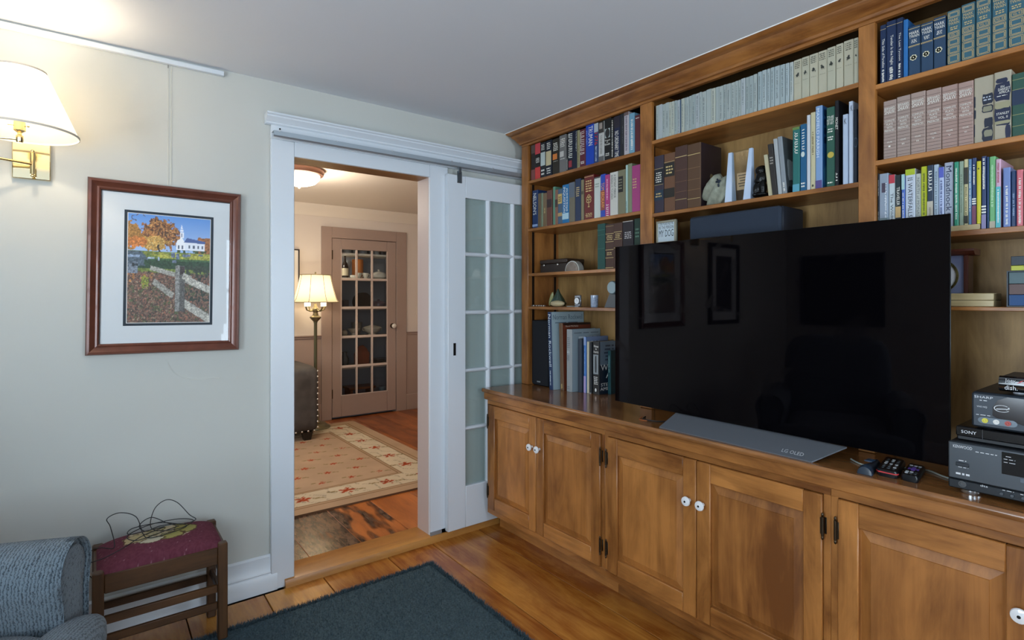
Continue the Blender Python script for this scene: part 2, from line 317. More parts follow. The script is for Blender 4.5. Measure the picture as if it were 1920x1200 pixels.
M_STEEL=mat('aab4bc',.5,.85,name='galvanised_steel')
for x in (OR+.02,1.56): B(x-.02,x+.09 if x<1.5 else x+.02,YB-.024,YB-.0195,.036,.056).build('floor_guide',M_STEEL,cs)
# sliding door track
tk=thing('trim_4',(1.4,YB-.03,2.1),kind=ST)
MB().prism([(YB-.024,2.119),(YB-.066,2.119),(YB-.066,2.098),(YB-.060,2.092),(YB-.054,2.096),(YB-.060,2.104),(YB-.060,2.117),(YB-.024,2.117)],'x',.642,2.25).build('rail',M_STEEL,tk)
for x in (.665,.93,1.22,1.58,1.86,2.1): MB().lathe([(.0001,0),(.004,0),(.004,.003),(.0001,.004)],(x,YB-.069,2.118),10,axis='y',cap=False).build('screw',mat('d8dcde',.3,1),tk)
# sliding french door, paint white, glazed 3 x 5
d1=thing('door_1',(1.95,2.667,.042),kind=ST); dx0,dx1,dy0,dy1=1.563,2.33,2.650,2.684
gx=[1.680,2.195]; gz=[.277,1.928]
B(dx0,gx[0],dy0,dy1,.042,2.051,c=.003).build('stile',M_TRIM,d1); B(gx[1],dx1,dy0,dy1,.042,2.051,c=.003).build('stile',M_TRIM,d1)
B(gx[0],gx[1],dy0,dy1,.042,gz[0],c=.003).build('rail',M_TRIM,d1); B(gx[0],gx[1],dy0,dy1,gz[1],2.051,c=.003).build('rail',M_TRIM,d1)
vx=[(1.828,1.8615),(2.0094,2.043)]; hz=[(.594,.6153),(.9265,.9479),(1.2591,1.2835),(1.5947,1.6187)]
def munt(x0,x1,z0,z1,vert): 
    if vert: MB().prism([(x0,dy0+.012),(x0+.010,dy0+.003),((x0+x1)/2,dy0+.001),(x1-.010,dy0+.003),(x1,dy0+.012),(x1,dy1-.008),(x0,dy1-.008)],'z',z0,z1).build('muntin',M_TRIM,d1)
    else: MB().prism([(dy0+.012,z0),(dy0+.003,z0+.007),(dy0+.001,(z0+z1)/2),(dy0+.003,z1-.007),(dy0+.012,z1),(dy1-.008,z1),(dy1-.008,z0)],'x',x0,x1).build('muntin',M_TRIM,d1)
for a,b in vx: munt(a,b,gz[0],gz[1],True)
for a,b in hz: munt(gx[0],gx[1],a,b,False)
px=[(gx[0],vx[0][0]),(vx[0][1],vx[1][0]),(vx[1][1],gx[1])]; zz=[gz[0]]+[t for h in hz for t in h]+[gz[1]]
for a,b in px:
    for k in range(5): B(a,b,2.668,2.672,zz[2*k],zz[2*k+1]).build('pane',glass('door_glass',(.93,.96,.95),.07),d1)
for a,b in px: MB().sheet(lambda u,v,a=a,b=b:(a-.004+(b-a+.008)*u,2.6765+0.0001*math.sin(u*23+a*40+v*1.5),gz[0]-.004+(gz[1]-gz[0]+.008)*v),30,10).build('sheer_curtain',mat('adb4b4',.9,spec=.1),d1,recalc=False)
B(1.598,1.614,dy0-.002,dy0+.001,1.03,1.10,c=.0006).build('finger_pull',mat('1a1a1a',.4,.6),d1)
hg=MB().box(1.622,1.652,dy0-.005,dy0-.0005,2.006,2.072,c=.001).box(1.628,1.646,dy0-.010,dy0-.004,2.06,2.118,c=.001); hg.build('hanger',mat('707a80',.35,1,bump=.4,bscale=90),d1)
MB().lathe([(.0001,0),(.018,0),(.018,.010),(.0001,.010)],(1.637,dy0-.006,2.105),16,axis='y',cap=False).build('roller',M_STEEL,d1)
# dining room far wall trim
cd_=thing('trim_5',(2.4,YF,0),kind=ST)
B(1.924,DX0,YF-.022,YF-.0005,.03,2.134,c=.003).build('casing_board',M_TAUPE,cd_); B(DX1,2.926,YF-.022,YF-.0005,.03,2.134,c=.003).build('casing_board',M_TAUPE,cd_)
B(DX0,DX1,YF-.022,YF-.0005,DZ+.004,2.134,c=.003).build('head_board',M_TAUPE,cd_)
MB().prism([(YF-.0005,2.24),(YF-.012,2.24),(YF-.018,2.26),(YF-.05,2.31),(YF-.07,2.335),(YF-.075,2.359),(YF-.0005,2.359)],'x',-.9,3.75).build('trim_6',M_CEILD,kind=ST)
for n,(a,b) in enumerate([(-.9,1.924),(2.926,3.75)]):
    wn=thing('trim_%d'%(7+n),((a+b)/2,YF,.03),kind=ST)
    B(a,b,YF-.008,YF-.0005,.03,.925,c=.001).build('wainscot_panel',M_TAUPE,wn)
    MB().prism([(YF-.008,.917),(YF-.018,.925),(YF-.018,.94),(YF-.03,.948),(YF-.03,.958),(YF-.0005,.958)],'x',a,b).build('chair_rail',M_TAUPE,wn)
    B(a,b,YF-.02,YF-.0085,.03,.215,c=.003).build('skirting_board',M_TAUPE,wn)
# glazed cupboard door in the far wall, 3 x 5 lights
d2=thing('door_2',(2.416,YF,.05),kind=ST); ya,yb=YF-.012,YF+.022
g2x=[2.145,2.684]; g2z=[.282,1.898]
B(DX0+.004,g2x[0],ya,yb,.05,DZ,c=.003).build('stile',M_TAUPE,d2); B(g2x[1],DX1-.004,ya,yb,.05,DZ,c=.003).build('stile',M_TAUPE,d2)
B(g2x[0],g2x[1],ya,yb,.05,g2z[0],c=.003).build('rail',M_TAUPE,d2); B(g2x[0],g2x[1],ya,yb,g2z[1],DZ,c=.003).build('rail',M_TAUPE,d2)
MM=mat('c4b4aa',.4,name='muntin_paint')
for x in (2.322,2.504): B(x-.011,x+.011,ya+.004,yb-.006,*g2z,c=.003).build('muntin',MM,d2)
z2=[.597,.926,1.249,1.567]
for z in z2: B(g2x[0],g2x[1],ya+.003,yb-.007,z-.014,z+.014,c=.004).build('muntin',MM,d2)
B(g2x[0]-.006,g2x[0]+.004,ya-.003,ya+.004,*g2z,c=.001).build('muntin',MM,d2); B(g2x[1]-.004,g2x[1]+.006,ya-.003,ya+.004,*g2z,c=.001).build('muntin',MM,d2); B(g2x[0],g2x[1],ya-.003,ya+.004,g2z[0]-.004,g2z[0]+.006,c=.001).build('muntin',MM,d2)
cx=[(g2x[0],2.311),(2.333,2.493),(2.515,g2x[1])]; cz=[g2z[0]]+[t for z in z2 for t in (z-.014,z+.014)]+[g2z[1]]
for a,b in cx:
    for k in range(5): B(a,b,YF+.004,YF+.007,cz[2*k],cz[2*k+1]).build('pane',glass('cupboard_glass',(.9,.92,.93),.04),d2)
MB().lathe([(.012,0),(.010,.02),(.020,.03),(.027,.04),(.027,.05),(.018,.058),(.0005,.060)],(2.75,ya,1.035),18,axis='y').xf(Matrix.Translation((0,2*ya,0))@Matrix.Diagonal((1,-1,1,1))).build('knob',mat('d8d2c8',.2,name='white_porcelain'),d2)
MB().lathe([(.03,0),(.03,.004),(.012,.006)],(2.75,ya-.006,1.035),18,axis='y').build('rose_plate',mat('4a3a2c',.4,.8),d2)
for z in (.31,1.83): B(DX0-.006,DX0+.012,ya-.008,ya,z-.05,z+.05,c=.002).build('hinge',mat('5a4a38',.4,.8),d2)
# cupboard behind the glazed door
cb=thing('wall_cupboard',(2.42,YF+.3,.03),kind=ST); M_CUP=mat('8d8f94',.6,name='cupboard_grey_paint')
MB().box(1.95,2.9,YF+.48,YF+.5,0,2.4).box(1.95,1.97,YF+.1,YF+.48,0,2.4).box(2.88,2.9,YF+.1,YF+.48,0,2.4).box(1.97,2.88,YF+.1,YF+.48,0,.05).build('back_panel',M_CUP,cb)
CZ=[.576,.919,1.244,1.587,1.868]
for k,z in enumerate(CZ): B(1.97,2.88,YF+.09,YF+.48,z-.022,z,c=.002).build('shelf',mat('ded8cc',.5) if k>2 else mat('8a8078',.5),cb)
sw=B(3.06,3.12,YF-.008,YF-.0005,1.13,1.25,c=.002).build('light_switch',mat('d8ccc0',.4),label='small light switch plate right of the glazed cupboard door',cat='switch')
B(3.085,3.095,YF-.016,YF-.0085,1.18,1.20,c=.001).build('toggle',mat('d8ccc0',.4),sw)
BOOKS=[
('L1','top shelf of left bay',2.083,2.0605,0.165,[
(2.5352,0.037,0.2112,'2b2422','narrow dark brown and maroon book',[('b',0.76,1,'5a4a44'),('b',0,0.3,'7c4a46')],0),
(2.4906,0.049,0.2118,'1e1c1a','red and black banded book',[('b',0.7,1,'c4434a'),('b',0,0.33,'c8413c'),('l',4,0.15,0.85,0.45,0.6,'e8e6dc')],0),
(2.4435,0.0423,0.2063,'23272a','black book with pale grey label',[('r',0.02,0.98,0.34,0.72,'bcc6c2'),('l',4,0.15,0.85,0.78,0.95,'e8e6dc'),('l',2,0.15,0.85,0.06,0.26,'e8e6dc')],0),
(2.3927,0.0506,0.2065,'191d2a','navy book with cream label',[('r',0.05,0.95,0.3,0.7,'c4b690'),('l',4,0.15,0.85,0.75,0.95,'e8e6dc'),('l',3,0.15,0.85,0.06,0.25,'e8e6dc')],0),
(2.3341,0.0583,0.2026,'2c271f','black book with orange square',[('l',5,0.15,0.85,0.66,0.9,'e8e6dc'),('r',0.08,0.72,0.42,0.58,'cf7a38'),('l',1,0.15,0.85,0.36,0.38,'e8e6dc')],0),
(2.2734,0.0556,0.2086,'6e6c6a','grey book with small pale square',[('l',5,0.15,0.85,0.68,0.92,'e8e6dc'),('r',0.1,0.68,0.42,0.57,'bdbab4'),('l',1,0.15,0.85,0.35,0.38,'e8e6dc')],0),
(2.2384,0.0114,0.1761,'17181c','very thin black book',[('d',0.3,0.7,0.05,0.4,'e8e6dc')],0),
(2.2123,0.0379,0.213,'141a2c','navy book with white vertical lettering',[('z',0.1,0.9,0.33,0.96,'e8e6dc'),('r',0.12,0.8,0.08,0.25,'8f2f38')],0),
(2.1757,0.0308,0.2113,'141c30','dark navy book with white dashes',[('d',0.78,0.95,0.45,0.96,'e8e6dc')],0),
(2.1489,0.02,0.2053,'8f8a66','thin khaki book',[('d',0.3,0.7,0.05,0.6,'5a5540')],0),
(2.1173,0.0446,0.2038,'5a2430','maroon book with pale lettering',[('z',0.1,0.8,0.33,0.97,'cfc4c0'),('l',2,0.15,0.85,0.08,0.16,'e8e6dc')],0),
(2.0633,0.0592,0.2138,'0f3fa8','bright blue book with large white name',[('v','TRUMAN',0.36,0.88,0.48,0.96,'e8e6dc'),('d',0.08,0.22,0.5,0.9,'9fb4e0')],0),
(2.0166,0.0308,0.21,'2c4068','blue book with red numerals',[('b',0.78,1,'a9b4bc'),('v','1776',0.15,0.85,0.46,0.76,'c03038'),('d',0.3,0.7,0.05,0.44,'a9b8d0')],0),
(1.9801,0.0388,0.2092,'b8b8b4','white book with dark portrait top',[('b',0.72,1,'3a3632'),('r',0.15,0.7,0.82,0.97,'9a8f86'),('b',0,0.14,'5c5c5c'),('d',0.3,0.7,0.2,0.66,'8a8a86')],0),
(1.9362,0.0441,0.2136,'181818','black book with grey portrait panel',[('r',0.1,0.88,0.54,0.76,'a9b4b4'),('e','oval',0.49,0.65,0.36,'2c2c2c'),('t','Team',0.08,0.92,0.46,0.5,'e8e6dc'),('t','of',0.35,0.6,0.42,0.45,'e8e6dc'),('t','Rivals',0.08,0.92,0.36,0.41,'e8e6dc'),('l',2,0.15,0.85,0.1,0.18,'e8e6dc')],0),
(1.903,0.0191,0.207,'141416','thin black book with white spine print',[('d',0.3,0.7,0.05,0.95,'e8e6dc')],0),
(1.8725,0.0385,0.2092,'1a2442','navy book with tall white title',[('b',0.72,1,'2a2630'),('v','NO ORDINARY TIME',0.15,0.8,0.02,0.64,'e8e6dc')],0),
(1.8387,0.0254,0.2109,'26282c','charcoal book',[('d',0.6,0.8,0.3,0.9,'6a6c70')],0),
(1.8092,0.0305,0.2118,'b6b2b6','pale lilac grey book',[('b',0.92,1,'6a5a58'),('d',0.3,0.7,0.1,0.9,'6a5a70')],0),
(1.7763,0.0325,0.1979,'6f9fb8','light blue book',[('d',0.3,0.75,0.1,0.85,'e8e6dc')],0),
(1.7406,0.0346,0.179,'5a2a30','dark maroon book at the stile',[('l',1,0.15,0.85,0.9,0.95,'e8e6dc')],0),
]),
('L2','second shelf of left bay',2.083,1.7722,0.155,[
(2.5175,0.0497,0.2251,'1f3560','dark blue book with white vertical name',[('v',"NELSON'S",0.15,0.75,0.35,0.92,'e8e6dc'),('b',0.04,0.1,'8fa4c8')],0),
(2.4766,0.0263,0.2004,'6a5840','narrow brown book',[],0),
(2.4538,0.0163,0.1998,'7d8a70','thin sage green book',[],0),
(2.4278,0.0326,0.1952,'7a6348','tan cloth book',[('d',0.3,0.7,0.4,0.55,'c9b27a')],0),
(2.3867,0.044,0.2045,'6c4438','reddish brown book with dark label',[('b',0.52,0.75,'3a2c2c')],0),
(2.3488,0.0196,0.2189,'5f8a74','thin green book',[],0),
(2.3266,0.0218,0.1986,'8a6250','narrow terracotta book',[('b',0.5,0.72,'4a3a34')],0),
(2.2953,0.0362,0.1975,'4a5f74','slate blue book with yellow labels',[('r',0.04,0.96,0.58,0.86,'c4a868'),('b',0.22,0.32,'b09464'),('l',3,0.15,0.85,0.63,0.8,'4a3a2c')],0),
(2.2489,0.0538,0.2146,'1f6ca0','bright blue book with pale band',[('v','INQUISITION',0.1,0.5,0.28,0.94,'e8e6dc'),('d',0.62,0.85,0.3,0.9,'e8e6dc'),('b',0.1,0.26,'a9c8d4')],0),
(2.1982,0.0449,0.2186,'6c6656','grey brown cloth book',[('b',0.62,1,'5b6470')],0),
(2.1526,0.0412,0.2295,'24324e','navy cloth book',[('l',5,0.15,0.85,0.58,0.82,'c9b27a')],0),
(2.1191,0.0207,0.2194,'7c7358','thin olive brown book',[('b',0.64,0.72,'4c463a')],0),
(2.0698,0.0707,0.2354,'64201f','thick dark red book with gold ornament',[('l',5,0.15,0.85,0.62,0.9,'c9b27a'),('e','key',0.5,0.43,0.3,'c9b27a'),('l',3,0.15,0.85,0.05,0.15,'c9b27a'),('b',0.965,0.975,'c9b27a')],0),
(2.0097,0.0447,0.2154,'c0c6c0','pale grey book with dark top edge',[('l',2,0.15,0.85,0.74,0.86,'7a8a7c'),('b',0.965,1,'4a4440')],0),
(1.969,0.0324,0.222,'2a48a8','blue and rust book with orange lettering',[('b',0.16,0.62,'8a4a40'),('v','TOM BROKAW',0.2,0.85,0.22,0.8,'eaa055')],0),
(1.9364,0.0303,0.2133,'a83a74','magenta book with white lettering',[('d',0.3,0.7,0.4,0.9,'e0b0c8'),('z',0.3,0.85,0.02,0.28,'e8e6dc')],0),
(1.8933,0.0517,0.219,'c6c6be','off-white book with two-line dark title',[('v','A DISTANT MIRROR',0.5,0.8,0.4,0.94,'3a3a38'),('v','BARBARA W. TUCHMAN',0.15,0.4,0.38,0.94,'3a3a38')],0),
(1.8413,0.0481,0.2201,'76745c','olive grey book with black label',[('r',0.05,0.7,0.5,0.86,'232322'),('l',4,0.12,0.62,0.56,0.82,'8c8a74')],0),
(1.8091,0.0117,0.2385,'a8c4bc','very thin pale teal book',[('d',0.3,0.7,0.02,0.25,'3a5a50')],0),
(1.7892,0.0254,0.2417,'7c8468','sage book beside the pink one',[],0),
(1.7485,0.0528,0.2259,'a04078','glossy pink magenta book',[('l',4,0.1,0.6,0.5,0.74,'c9b27a')],0),
]),
('L3','third shelf of left bay',2.083,1.5029,0.16,[
(1.9808,0.0522,0.2359,'1f4a44','dark green cloth book',[('b',0.86,0.868,'4a7a68'),('b',0.75,0.755,'4a7a68'),('b',0.45,0.455,'4a7a68')],0),
(1.9221,0.0581,0.2281,'4c362e','brown leather gilt book',[('b',0.95,0.955,'c9b27a'),('b',0.78,0.79,'c9b27a'),('l',3,0.15,0.85,0.64,0.76,'c9b27a'),('b',0.6,0.61,'c9b27a'),('b',0.42,0.43,'c9b27a'),('l',2,0.15,0.85,0.3,0.38,'c9b27a'),('b',0.24,0.25,'c9b27a'),('b',0.02,0.03,'c9b27a')],0),
(1.8641,0.0538,0.2274,'4c362e','brown leather gilt book with label',[('b',0.8,0.81,'c9b27a'),('l',3,0.15,0.85,0.67,0.78,'c9b27a'),('b',0.64,0.65,'c9b27a'),('b',0.45,0.46,'c9b27a')],0),
(1.8018,0.0667,0.2303,'2b272c','thick black book with torn top',[('l',4,0.15,0.85,0.62,0.78,'b8b4b4'),('l',2,0.15,0.85,0.34,0.4,'b8b4b4'),('b',0.985,1,'b8b4ac')],0),
(1.7415,0.0388,0.2356,'22382f','blackish green book',[('l',3,0.15,0.85,0.6,0.82,'5a7a68')],0),
]),
('M1','top shelf of middle bay',2.083,2.091,0.15,[
(1.6231,0.0184,0.1613,'a9b3b0','*',[('d',0.35,0.65,0.16971959873097442,0.7680200488366411,'6c7676')],0),
(1.6045,0.0175,0.1612,'acb4b6','*',[],0),
(1.5869,0.0166,0.1574,'a9b3b0','*',[('d',0.35,0.65,0.18417000204370337,0.8053365286882901,'6c7676')],0),
(1.5676,0.0208,0.1588,'a9b3b0','*',[('d',0.35,0.65,0.28573984005949576,0.7551279363467098,'6c7676')],0),
(1.55,0.0132,0.1561,'b3b8ac','*',[('d',0.35,0.65,0.09835890450481001,0.8119699914599071,'6c7676')],0),
(1.5358,0.0139,0.1555,'b3b8ac','*',[('d',0.35,0.65,0.20146297092996995,0.8843402913032946,'6c7676')],0),
(1.5214,0.0137,0.1552,'9fabaa','*',[('d',0.35,0.65,0.11999939883006029,0.9389155580618804,'6c7676')],0),
(1.5058,0.0164,0.1533,'acb4b6','*',[('d',0.35,0.65,0.05180283358110167,0.8083883338754874,'6c7676')],0),
(1.4949,0.0043,0.1504,'3a5470','*',[],0),
(1.484,0.0161,0.1532,'b3b8ac','*',[('d',0.35,0.65,0.1770930938331879,0.8327892086263464,'6c7676')],0),
(1.4712,0.0084,0.1535,'a4aeac','*',[('d',0.35,0.65,0.10830629785565955,0.8019310292789226,'6c7676')],0),
(1.46,0.0128,0.1527,'a9b3b0','*',[('d',0.35,0.65,0.20658768638497588,0.8060866423232438,'6c7676')],0),
(1.4465,0.0131,0.1536,'a4aeac','*',[('d',0.35,0.65,0.08626568987458734,0.884755762212833,'6c7676')],0),
(1.4297,0.0193,0.1551,'9fabaa','*',[('d',0.35,0.65,0.16028798907306946,0.78674072974299,'6c7676')],0),
(1.4094,0.02,0.1538,'acb4b6','*',[('d',0.35,0.65,0.18963224589584804,0.9308630203061316,'6c7676')],0),
(1.3935,0.0105,0.155,'a9b3b0','*',[('d',0.35,0.65,0.11936969750591038,0.8664400929442526,'6c7676')],0),
(1.3773,0.0209,0.1524,'a9b3b0','*',[('d',0.35,0.65,0.09438492337413924,0.8418037504340351,'6c7676')],0),
(1.354,0.0244,0.1553,'a9b3b0','*',[],0),
(1.3317,0.0189,0.1523,'b3b8ac','*',[('d',0.35,0.65,0.1222491169752108,0.9432013513936246,'6c7676')],0),
(1.3136,0.0162,0.1523,'a4aeac','*',[],0),
(1.2959,0.0179,0.1506,'a9b3b0','*',[('d',0.35,0.65,0.09785380120218483,0.8388284478962351,'6c7676')],0),
(1.2791,0.0146,0.1517,'a4aeac','*',[('d',0.35,0.65,0.08972616480906907,0.8646180123230762,'6c7676')],0),
(1.2616,0.0192,0.1496,'a4aeac','*',[('d',0.35,0.65,0.24593641870533872,0.8225448533850689,'6c7676')],0),
(1.2425,0.0178,0.1491,'a9b3b0','*',[('d',0.35,0.65,0.10180918131759857,0.9333059612034512,'6c7676')],0),
(1.2264,0.0132,0.1501,'a9b3b0','*',[('d',0.35,0.65,0.09216756782594106,0.885365423516361,'6c7676')],0),
(1.213,0.0124,0.1502,'a9b3b0','*',[('d',0.35,0.65,0.19566626818675298,0.8142865911090919,'6c7676')],0),
(1.1973,0.0178,0.1509,'acb4b6','*',[('d',0.35,0.65,0.2992264386440091,0.8803224354798457,'6c7676')],0),
(1.1799,0.0158,0.1508,'9fabaa','*',[('d',0.35,0.65,0.15265562216181056,0.7573738369629703,'6c7676')],0),
(1.1629,0.017,0.1505,'9fabaa','*',[('d',0.35,0.65,0.1569592327457799,0.7931439556160267,'6c7676')],0),
(1.1464,0.0147,0.1517,'a9b3b0','*',[('d',0.35,0.65,0.1105972810195333,0.7916130986397201,'6c7676')],0),
(1.1277,0.0163,0.1545,'a2b0b2','*',[('d',0.35,0.65,0.2,0.9,'6c7676')],0),
(1.1098,0.0182,0.1559,'a9b6b8','*',[('d',0.35,0.65,0.2,0.9,'6c7676')],0),
(1.0926,0.0132,0.1554,'a9b6b8','*',[('d',0.35,0.65,0.2,0.9,'6c7676')],0),
(1.0773,0.0146,0.1554,'a2b0b2','*',[('d',0.35,0.65,0.2,0.9,'6c7676')],0),
(1.0585,0.0207,0.1547,'a9b6b8','*',[('d',0.35,0.65,0.2,0.9,'6c7676')],0),
(1.0374,0.019,0.1526,'a2b0b2','*',[('d',0.35,0.65,0.2,0.9,'6c7676')],0),
(1.0196,0.0137,0.1516,'a9b6b8','*',[('d',0.35,0.65,0.2,0.9,'6c7676')],0),
(1.0043,0.0143,0.1509,'b0b8b4','*',[('d',0.35,0.65,0.2,0.9,'6c7676')],0),
(0.9819,0.0282,0.1524,'b9b59f','cream thick volume with small ink drawing',[('l',4,0.15,0.85,0.78,0.96,'5a5a50'),('e','ink',0.5,0.62,0.34,'3f423e'),('l',1,0.15,0.85,0.41,0.42,'6a6a5c')],0),
(0.9533,0.0268,0.153,'b6b49f','cream thick volume with small ink drawing',[('l',4,0.15,0.85,0.78,0.96,'5a5a50'),('e','ink',0.5,0.62,0.34,'3f423e'),('l',1,0.15,0.85,0.45,0.465,'6a6a5c')],0),
(0.9237,0.0298,0.1533,'bcb8a2','cream thick volume with small ink drawing',[('l',4,0.15,0.85,0.78,0.96,'5a5a50'),('e','ink',0.5,0.62,0.34,'3f423e'),('l',1,0.15,0.85,0.45,0.465,'6a6a5c')],0),
(0.8929,0.0295,0.1533,'b9b59f','cream thick volume with small ink drawing',[('l',4,0.15,0.85,0.78,0.96,'5a5a50'),('e','ink',0.5,0.62,0.34,'3f423e'),('l',1,0.15,0.85,0.45,0.465,'6a6a5c')],0),
(0.8631,0.0276,0.1549,'b6b49f','cream thick volume with small ink drawing',[('l',4,0.15,0.85,0.78,0.96,'5a5a50'),('e','ink',0.5,0.62,0.34,'3f423e'),('l',1,0.15,0.85,0.45,0.465,'6a6a5c')],0),
(0.8359,0.0233,0.1567,'bcb8a2','cream thick volume with small ink drawing',[('l',4,0.15,0.85,0.78,0.96,'5a5a50'),('e','ink',0.5,0.62,0.34,'3f423e'),('l',1,0.15,0.85,0.45,0.465,'6a6a5c')],0),
(0.8076,0.0308,0.1596,'b9b59f','cream thick volume with small ink drawing',[('l',4,0.15,0.85,0.78,0.96,'5a5a50'),('e','ink',0.5,0.62,0.34,'3f423e'),('l',1,0.15,0.85,0.45,0.465,'6a6a5c')],0),
(0.7836,0.0144,0.1584,'b6b49f','cream thick volume with small ink drawing',[('l',4,0.15,0.85,0.78,0.96,'5a5a50'),('e','ink',0.5,0.62,0.34,'3f423e'),('l',1,0.15,0.85,0.45,0.465,'6a6a5c')],0),
]),
('M2','second shelf of middle bay',2.085,1.7495,0.16,[
(1.616,0.0524,0.2671,'3a3440','plum leather book with black label',[('r',0.02,0.98,0.5,0.76,'20262c'),('l',5,0.15,0.85,0.53,0.72,'e8e6dc'),('r',0.02,0.98,0.22,0.4,'243848'),('l',2,0.15,0.85,0.27,0.36,'c9b27a'),('b',0.77,0.776,'c9b27a'),('b',0.49,0.495,'c9b27a')],0),
(1.5572,0.0595,0.2667,'6c4c38','tan leather book with dark labels',[('r',0.02,0.98,0.6,0.84,'2c2a28'),('l',3,0.15,0.85,0.64,0.8,'c9b27a'),('r',0.02,0.98,0.24,0.4,'2c2a26'),('b',0.85,0.856,'c9b27a')],0),
(1.4941,0.0627,0.285,'4c3630','tall brown leather volume',[('b',0.83,0.84,'c9b27a'),('b',0.62,0.626,'7a5c44'),('b',0.44,0.446,'7a5c44'),('b',0.28,0.286,'7a5c44'),('b',0.16,0.166,'c9b27a')],0),
(1.4277,0.0664,0.2811,'5a4230','tallest brown leather volume showing dark cover',[('b',0.83,0.84,'c9b27a'),('b',0.62,0.626,'8a6c4c'),('b',0.44,0.446,'8a6c4c'),('b',0.28,0.286,'8a6c4c'),('b',0.14,0.146,'c9b27a'),('c','2c2128')],0),
(1.0958,0.0157,0.1649,'c0b898','thin cream leaning book',[],-0.01),
(1.0768,0.0197,0.2022,'33302e','charcoal leaning book',[('l',3,0.15,0.85,0.6,0.76,'a9a49c')],-0.01),
(1.0579,0.0153,0.2185,'a9aeb0','pale grey book',[],-0.01),
(1.0404,0.0171,0.2229,'8b9298','grey book with black and white mountain cover',[('d',0.3,0.7,0.05,0.2,'e8e6dc'),('c','5c6468')],-0.01),
(0.9865,0.0255,0.2427,'2a6c68','teal green book',[('z',0.3,0.75,0.6,0.92,'e8e6dc'),('b',0.0,0.12,'5aa0b4'),('b',0.96,1,'6a8a4c')],0),
(0.9611,0.0225,0.2476,'1f5c84','teal blue book',[('z',0.3,0.7,0.62,0.92,'e8e6dc'),('e','oval',0.45,0.55,0.3,'c8d4d0'),('l',2,0.15,0.85,0.05,0.14,'e8e6dc')],0),
(0.9424,0.012,0.2766,'c8ccd2','thin white book',[],0),
(0.9265,0.0159,0.2821,'c6be9a','cream book with script title',[('d',0.3,0.7,0.45,0.75,'6a5a3c'),('e','oval',0.5,0.05,0.2,'3a3a30')],0),
(0.9061,0.0227,0.3,'7f9fc8','pale blue patterned art book',[('v','MAXFIELD PARRISH',0.15,0.6,0.38,0.97,'d8e4f0'),('b',0,0.1,'5a4f86'),('c','2f6aa8')],0),
(0.8671,0.0274,0.285,'2f5a4c','dark green art history book',[('t','THE',0.08,0.92,0.86,0.89,'e8e6dc'),('t','HISTORY',0.08,0.92,0.82,0.855,'e8e6dc'),('t','OF ART',0.08,0.92,0.78,0.815,'e8e6dc'),('l',2,0.15,0.85,0.68,0.74,'e8e6dc'),('l',2,0.15,0.85,0.58,0.64,'e8e6dc'),('e','disc',0.55,0.4,0.4,'c0ac4c'),('l',1,0.15,0.85,0.04,0.07,'e8e6dc')],0),
(0.8461,0.0123,0.3021,'15161c','tall black art book',[('v','MONET',0.15,0.85,0.66,0.8,'e8e6dc'),('z',0.3,0.75,0.06,0.17,'e8e6dc')],0),
(0.8178,0.0165,0.2454,'b6c6dc','white catalogue with a letter',[('t','K',0.3,0.75,0.86,0.94,'2a2e38')],0),
(0.8009,0.0129,0.2865,'c0ccde','taller white catalogue with a letter',[('t','K',0.5,0.95,0.88,0.95,'2a2e38')],0),
(0.7863,0.0116,0.2547,'1c2430','dark binder by the right stile',[('e','ring',0.6,0.55,0.9,'4a5a6c')],0),
]),
('R1','top shelf of right bay',2.083,2.066,0.16,[
(0.7022,0.018,0.1955,'1c3052','slim navy book with script title',[('v','This Side of Paradise',0.35,0.75,0.27,0.76,'e8e6dc'),('b',0.92,0.926,'c9b27a'),('d',0.3,0.7,0.03,0.24,'e8e6dc')],0),
(0.6782,0.0278,0.1996,'1e3052','navy book with script title',[('v','Tender Is the Night',0.35,0.7,0.27,0.76,'e8e6dc'),('b',0.92,0.926,'c9b27a'),('d',0.3,0.7,0.03,0.24,'e8e6dc')],0),
(0.6545,0.0175,0.1987,'1a2a4a','dark navy book with script title',[('v','The Last Tycoon',0.3,0.7,0.3,0.76,'e8e6dc'),('b',0.92,0.926,'c9b27a'),('d',0.3,0.7,0.03,0.26,'e8e6dc')],0),
(0.6384,0.0119,0.1867,'2a6cac','plain bright blue book',[],0),
(0.6149,0.0323,0.1571,'2c4560','blue set volume with cream flower emblem',[('b',0.955,0.965,'c9b27a'),('t','MARK',0.08,0.92,0.84,0.9,'e8e6dc'),('t','TWAIN',0.08,0.92,0.77,0.83,'e8e6dc'),('l',3,0.25,0.75,0.66,0.74,'e8e6dc'),('b',0.6,0.612,'c9b27a'),('b',0.585,0.59,'c9b27a'),('e','flower',0.45,0.36,0.3,'d8d4b8')],0),
(0.5812,0.0309,0.1548,'2c4560','blue set volume with cream flower emblem',[('b',0.955,0.965,'c9b27a'),('t','MARK',0.08,0.92,0.84,0.9,'e8e6dc'),('t','TWAIN',0.08,0.92,0.77,0.83,'e8e6dc'),('l',3,0.25,0.75,0.66,0.74,'e8e6dc'),('b',0.6,0.612,'c9b27a'),('b',0.585,0.59,'c9b27a'),('e','flower',0.45,0.36,0.3,'d8d4b8')],0),
(0.5489,0.0305,0.1596,'2c4560','blue set volume with cream flower emblem',[('b',0.955,0.965,'c9b27a'),('t','MARK',0.08,0.92,0.84,0.9,'e8e6dc'),('t','TWAIN',0.08,0.92,0.77,0.83,'e8e6dc'),('l',3,0.25,0.75,0.66,0.74,'e8e6dc'),('b',0.6,0.612,'c9b27a'),('b',0.585,0.59,'c9b27a'),('e','flower',0.45,0.36,0.3,'d8d4b8')],0),
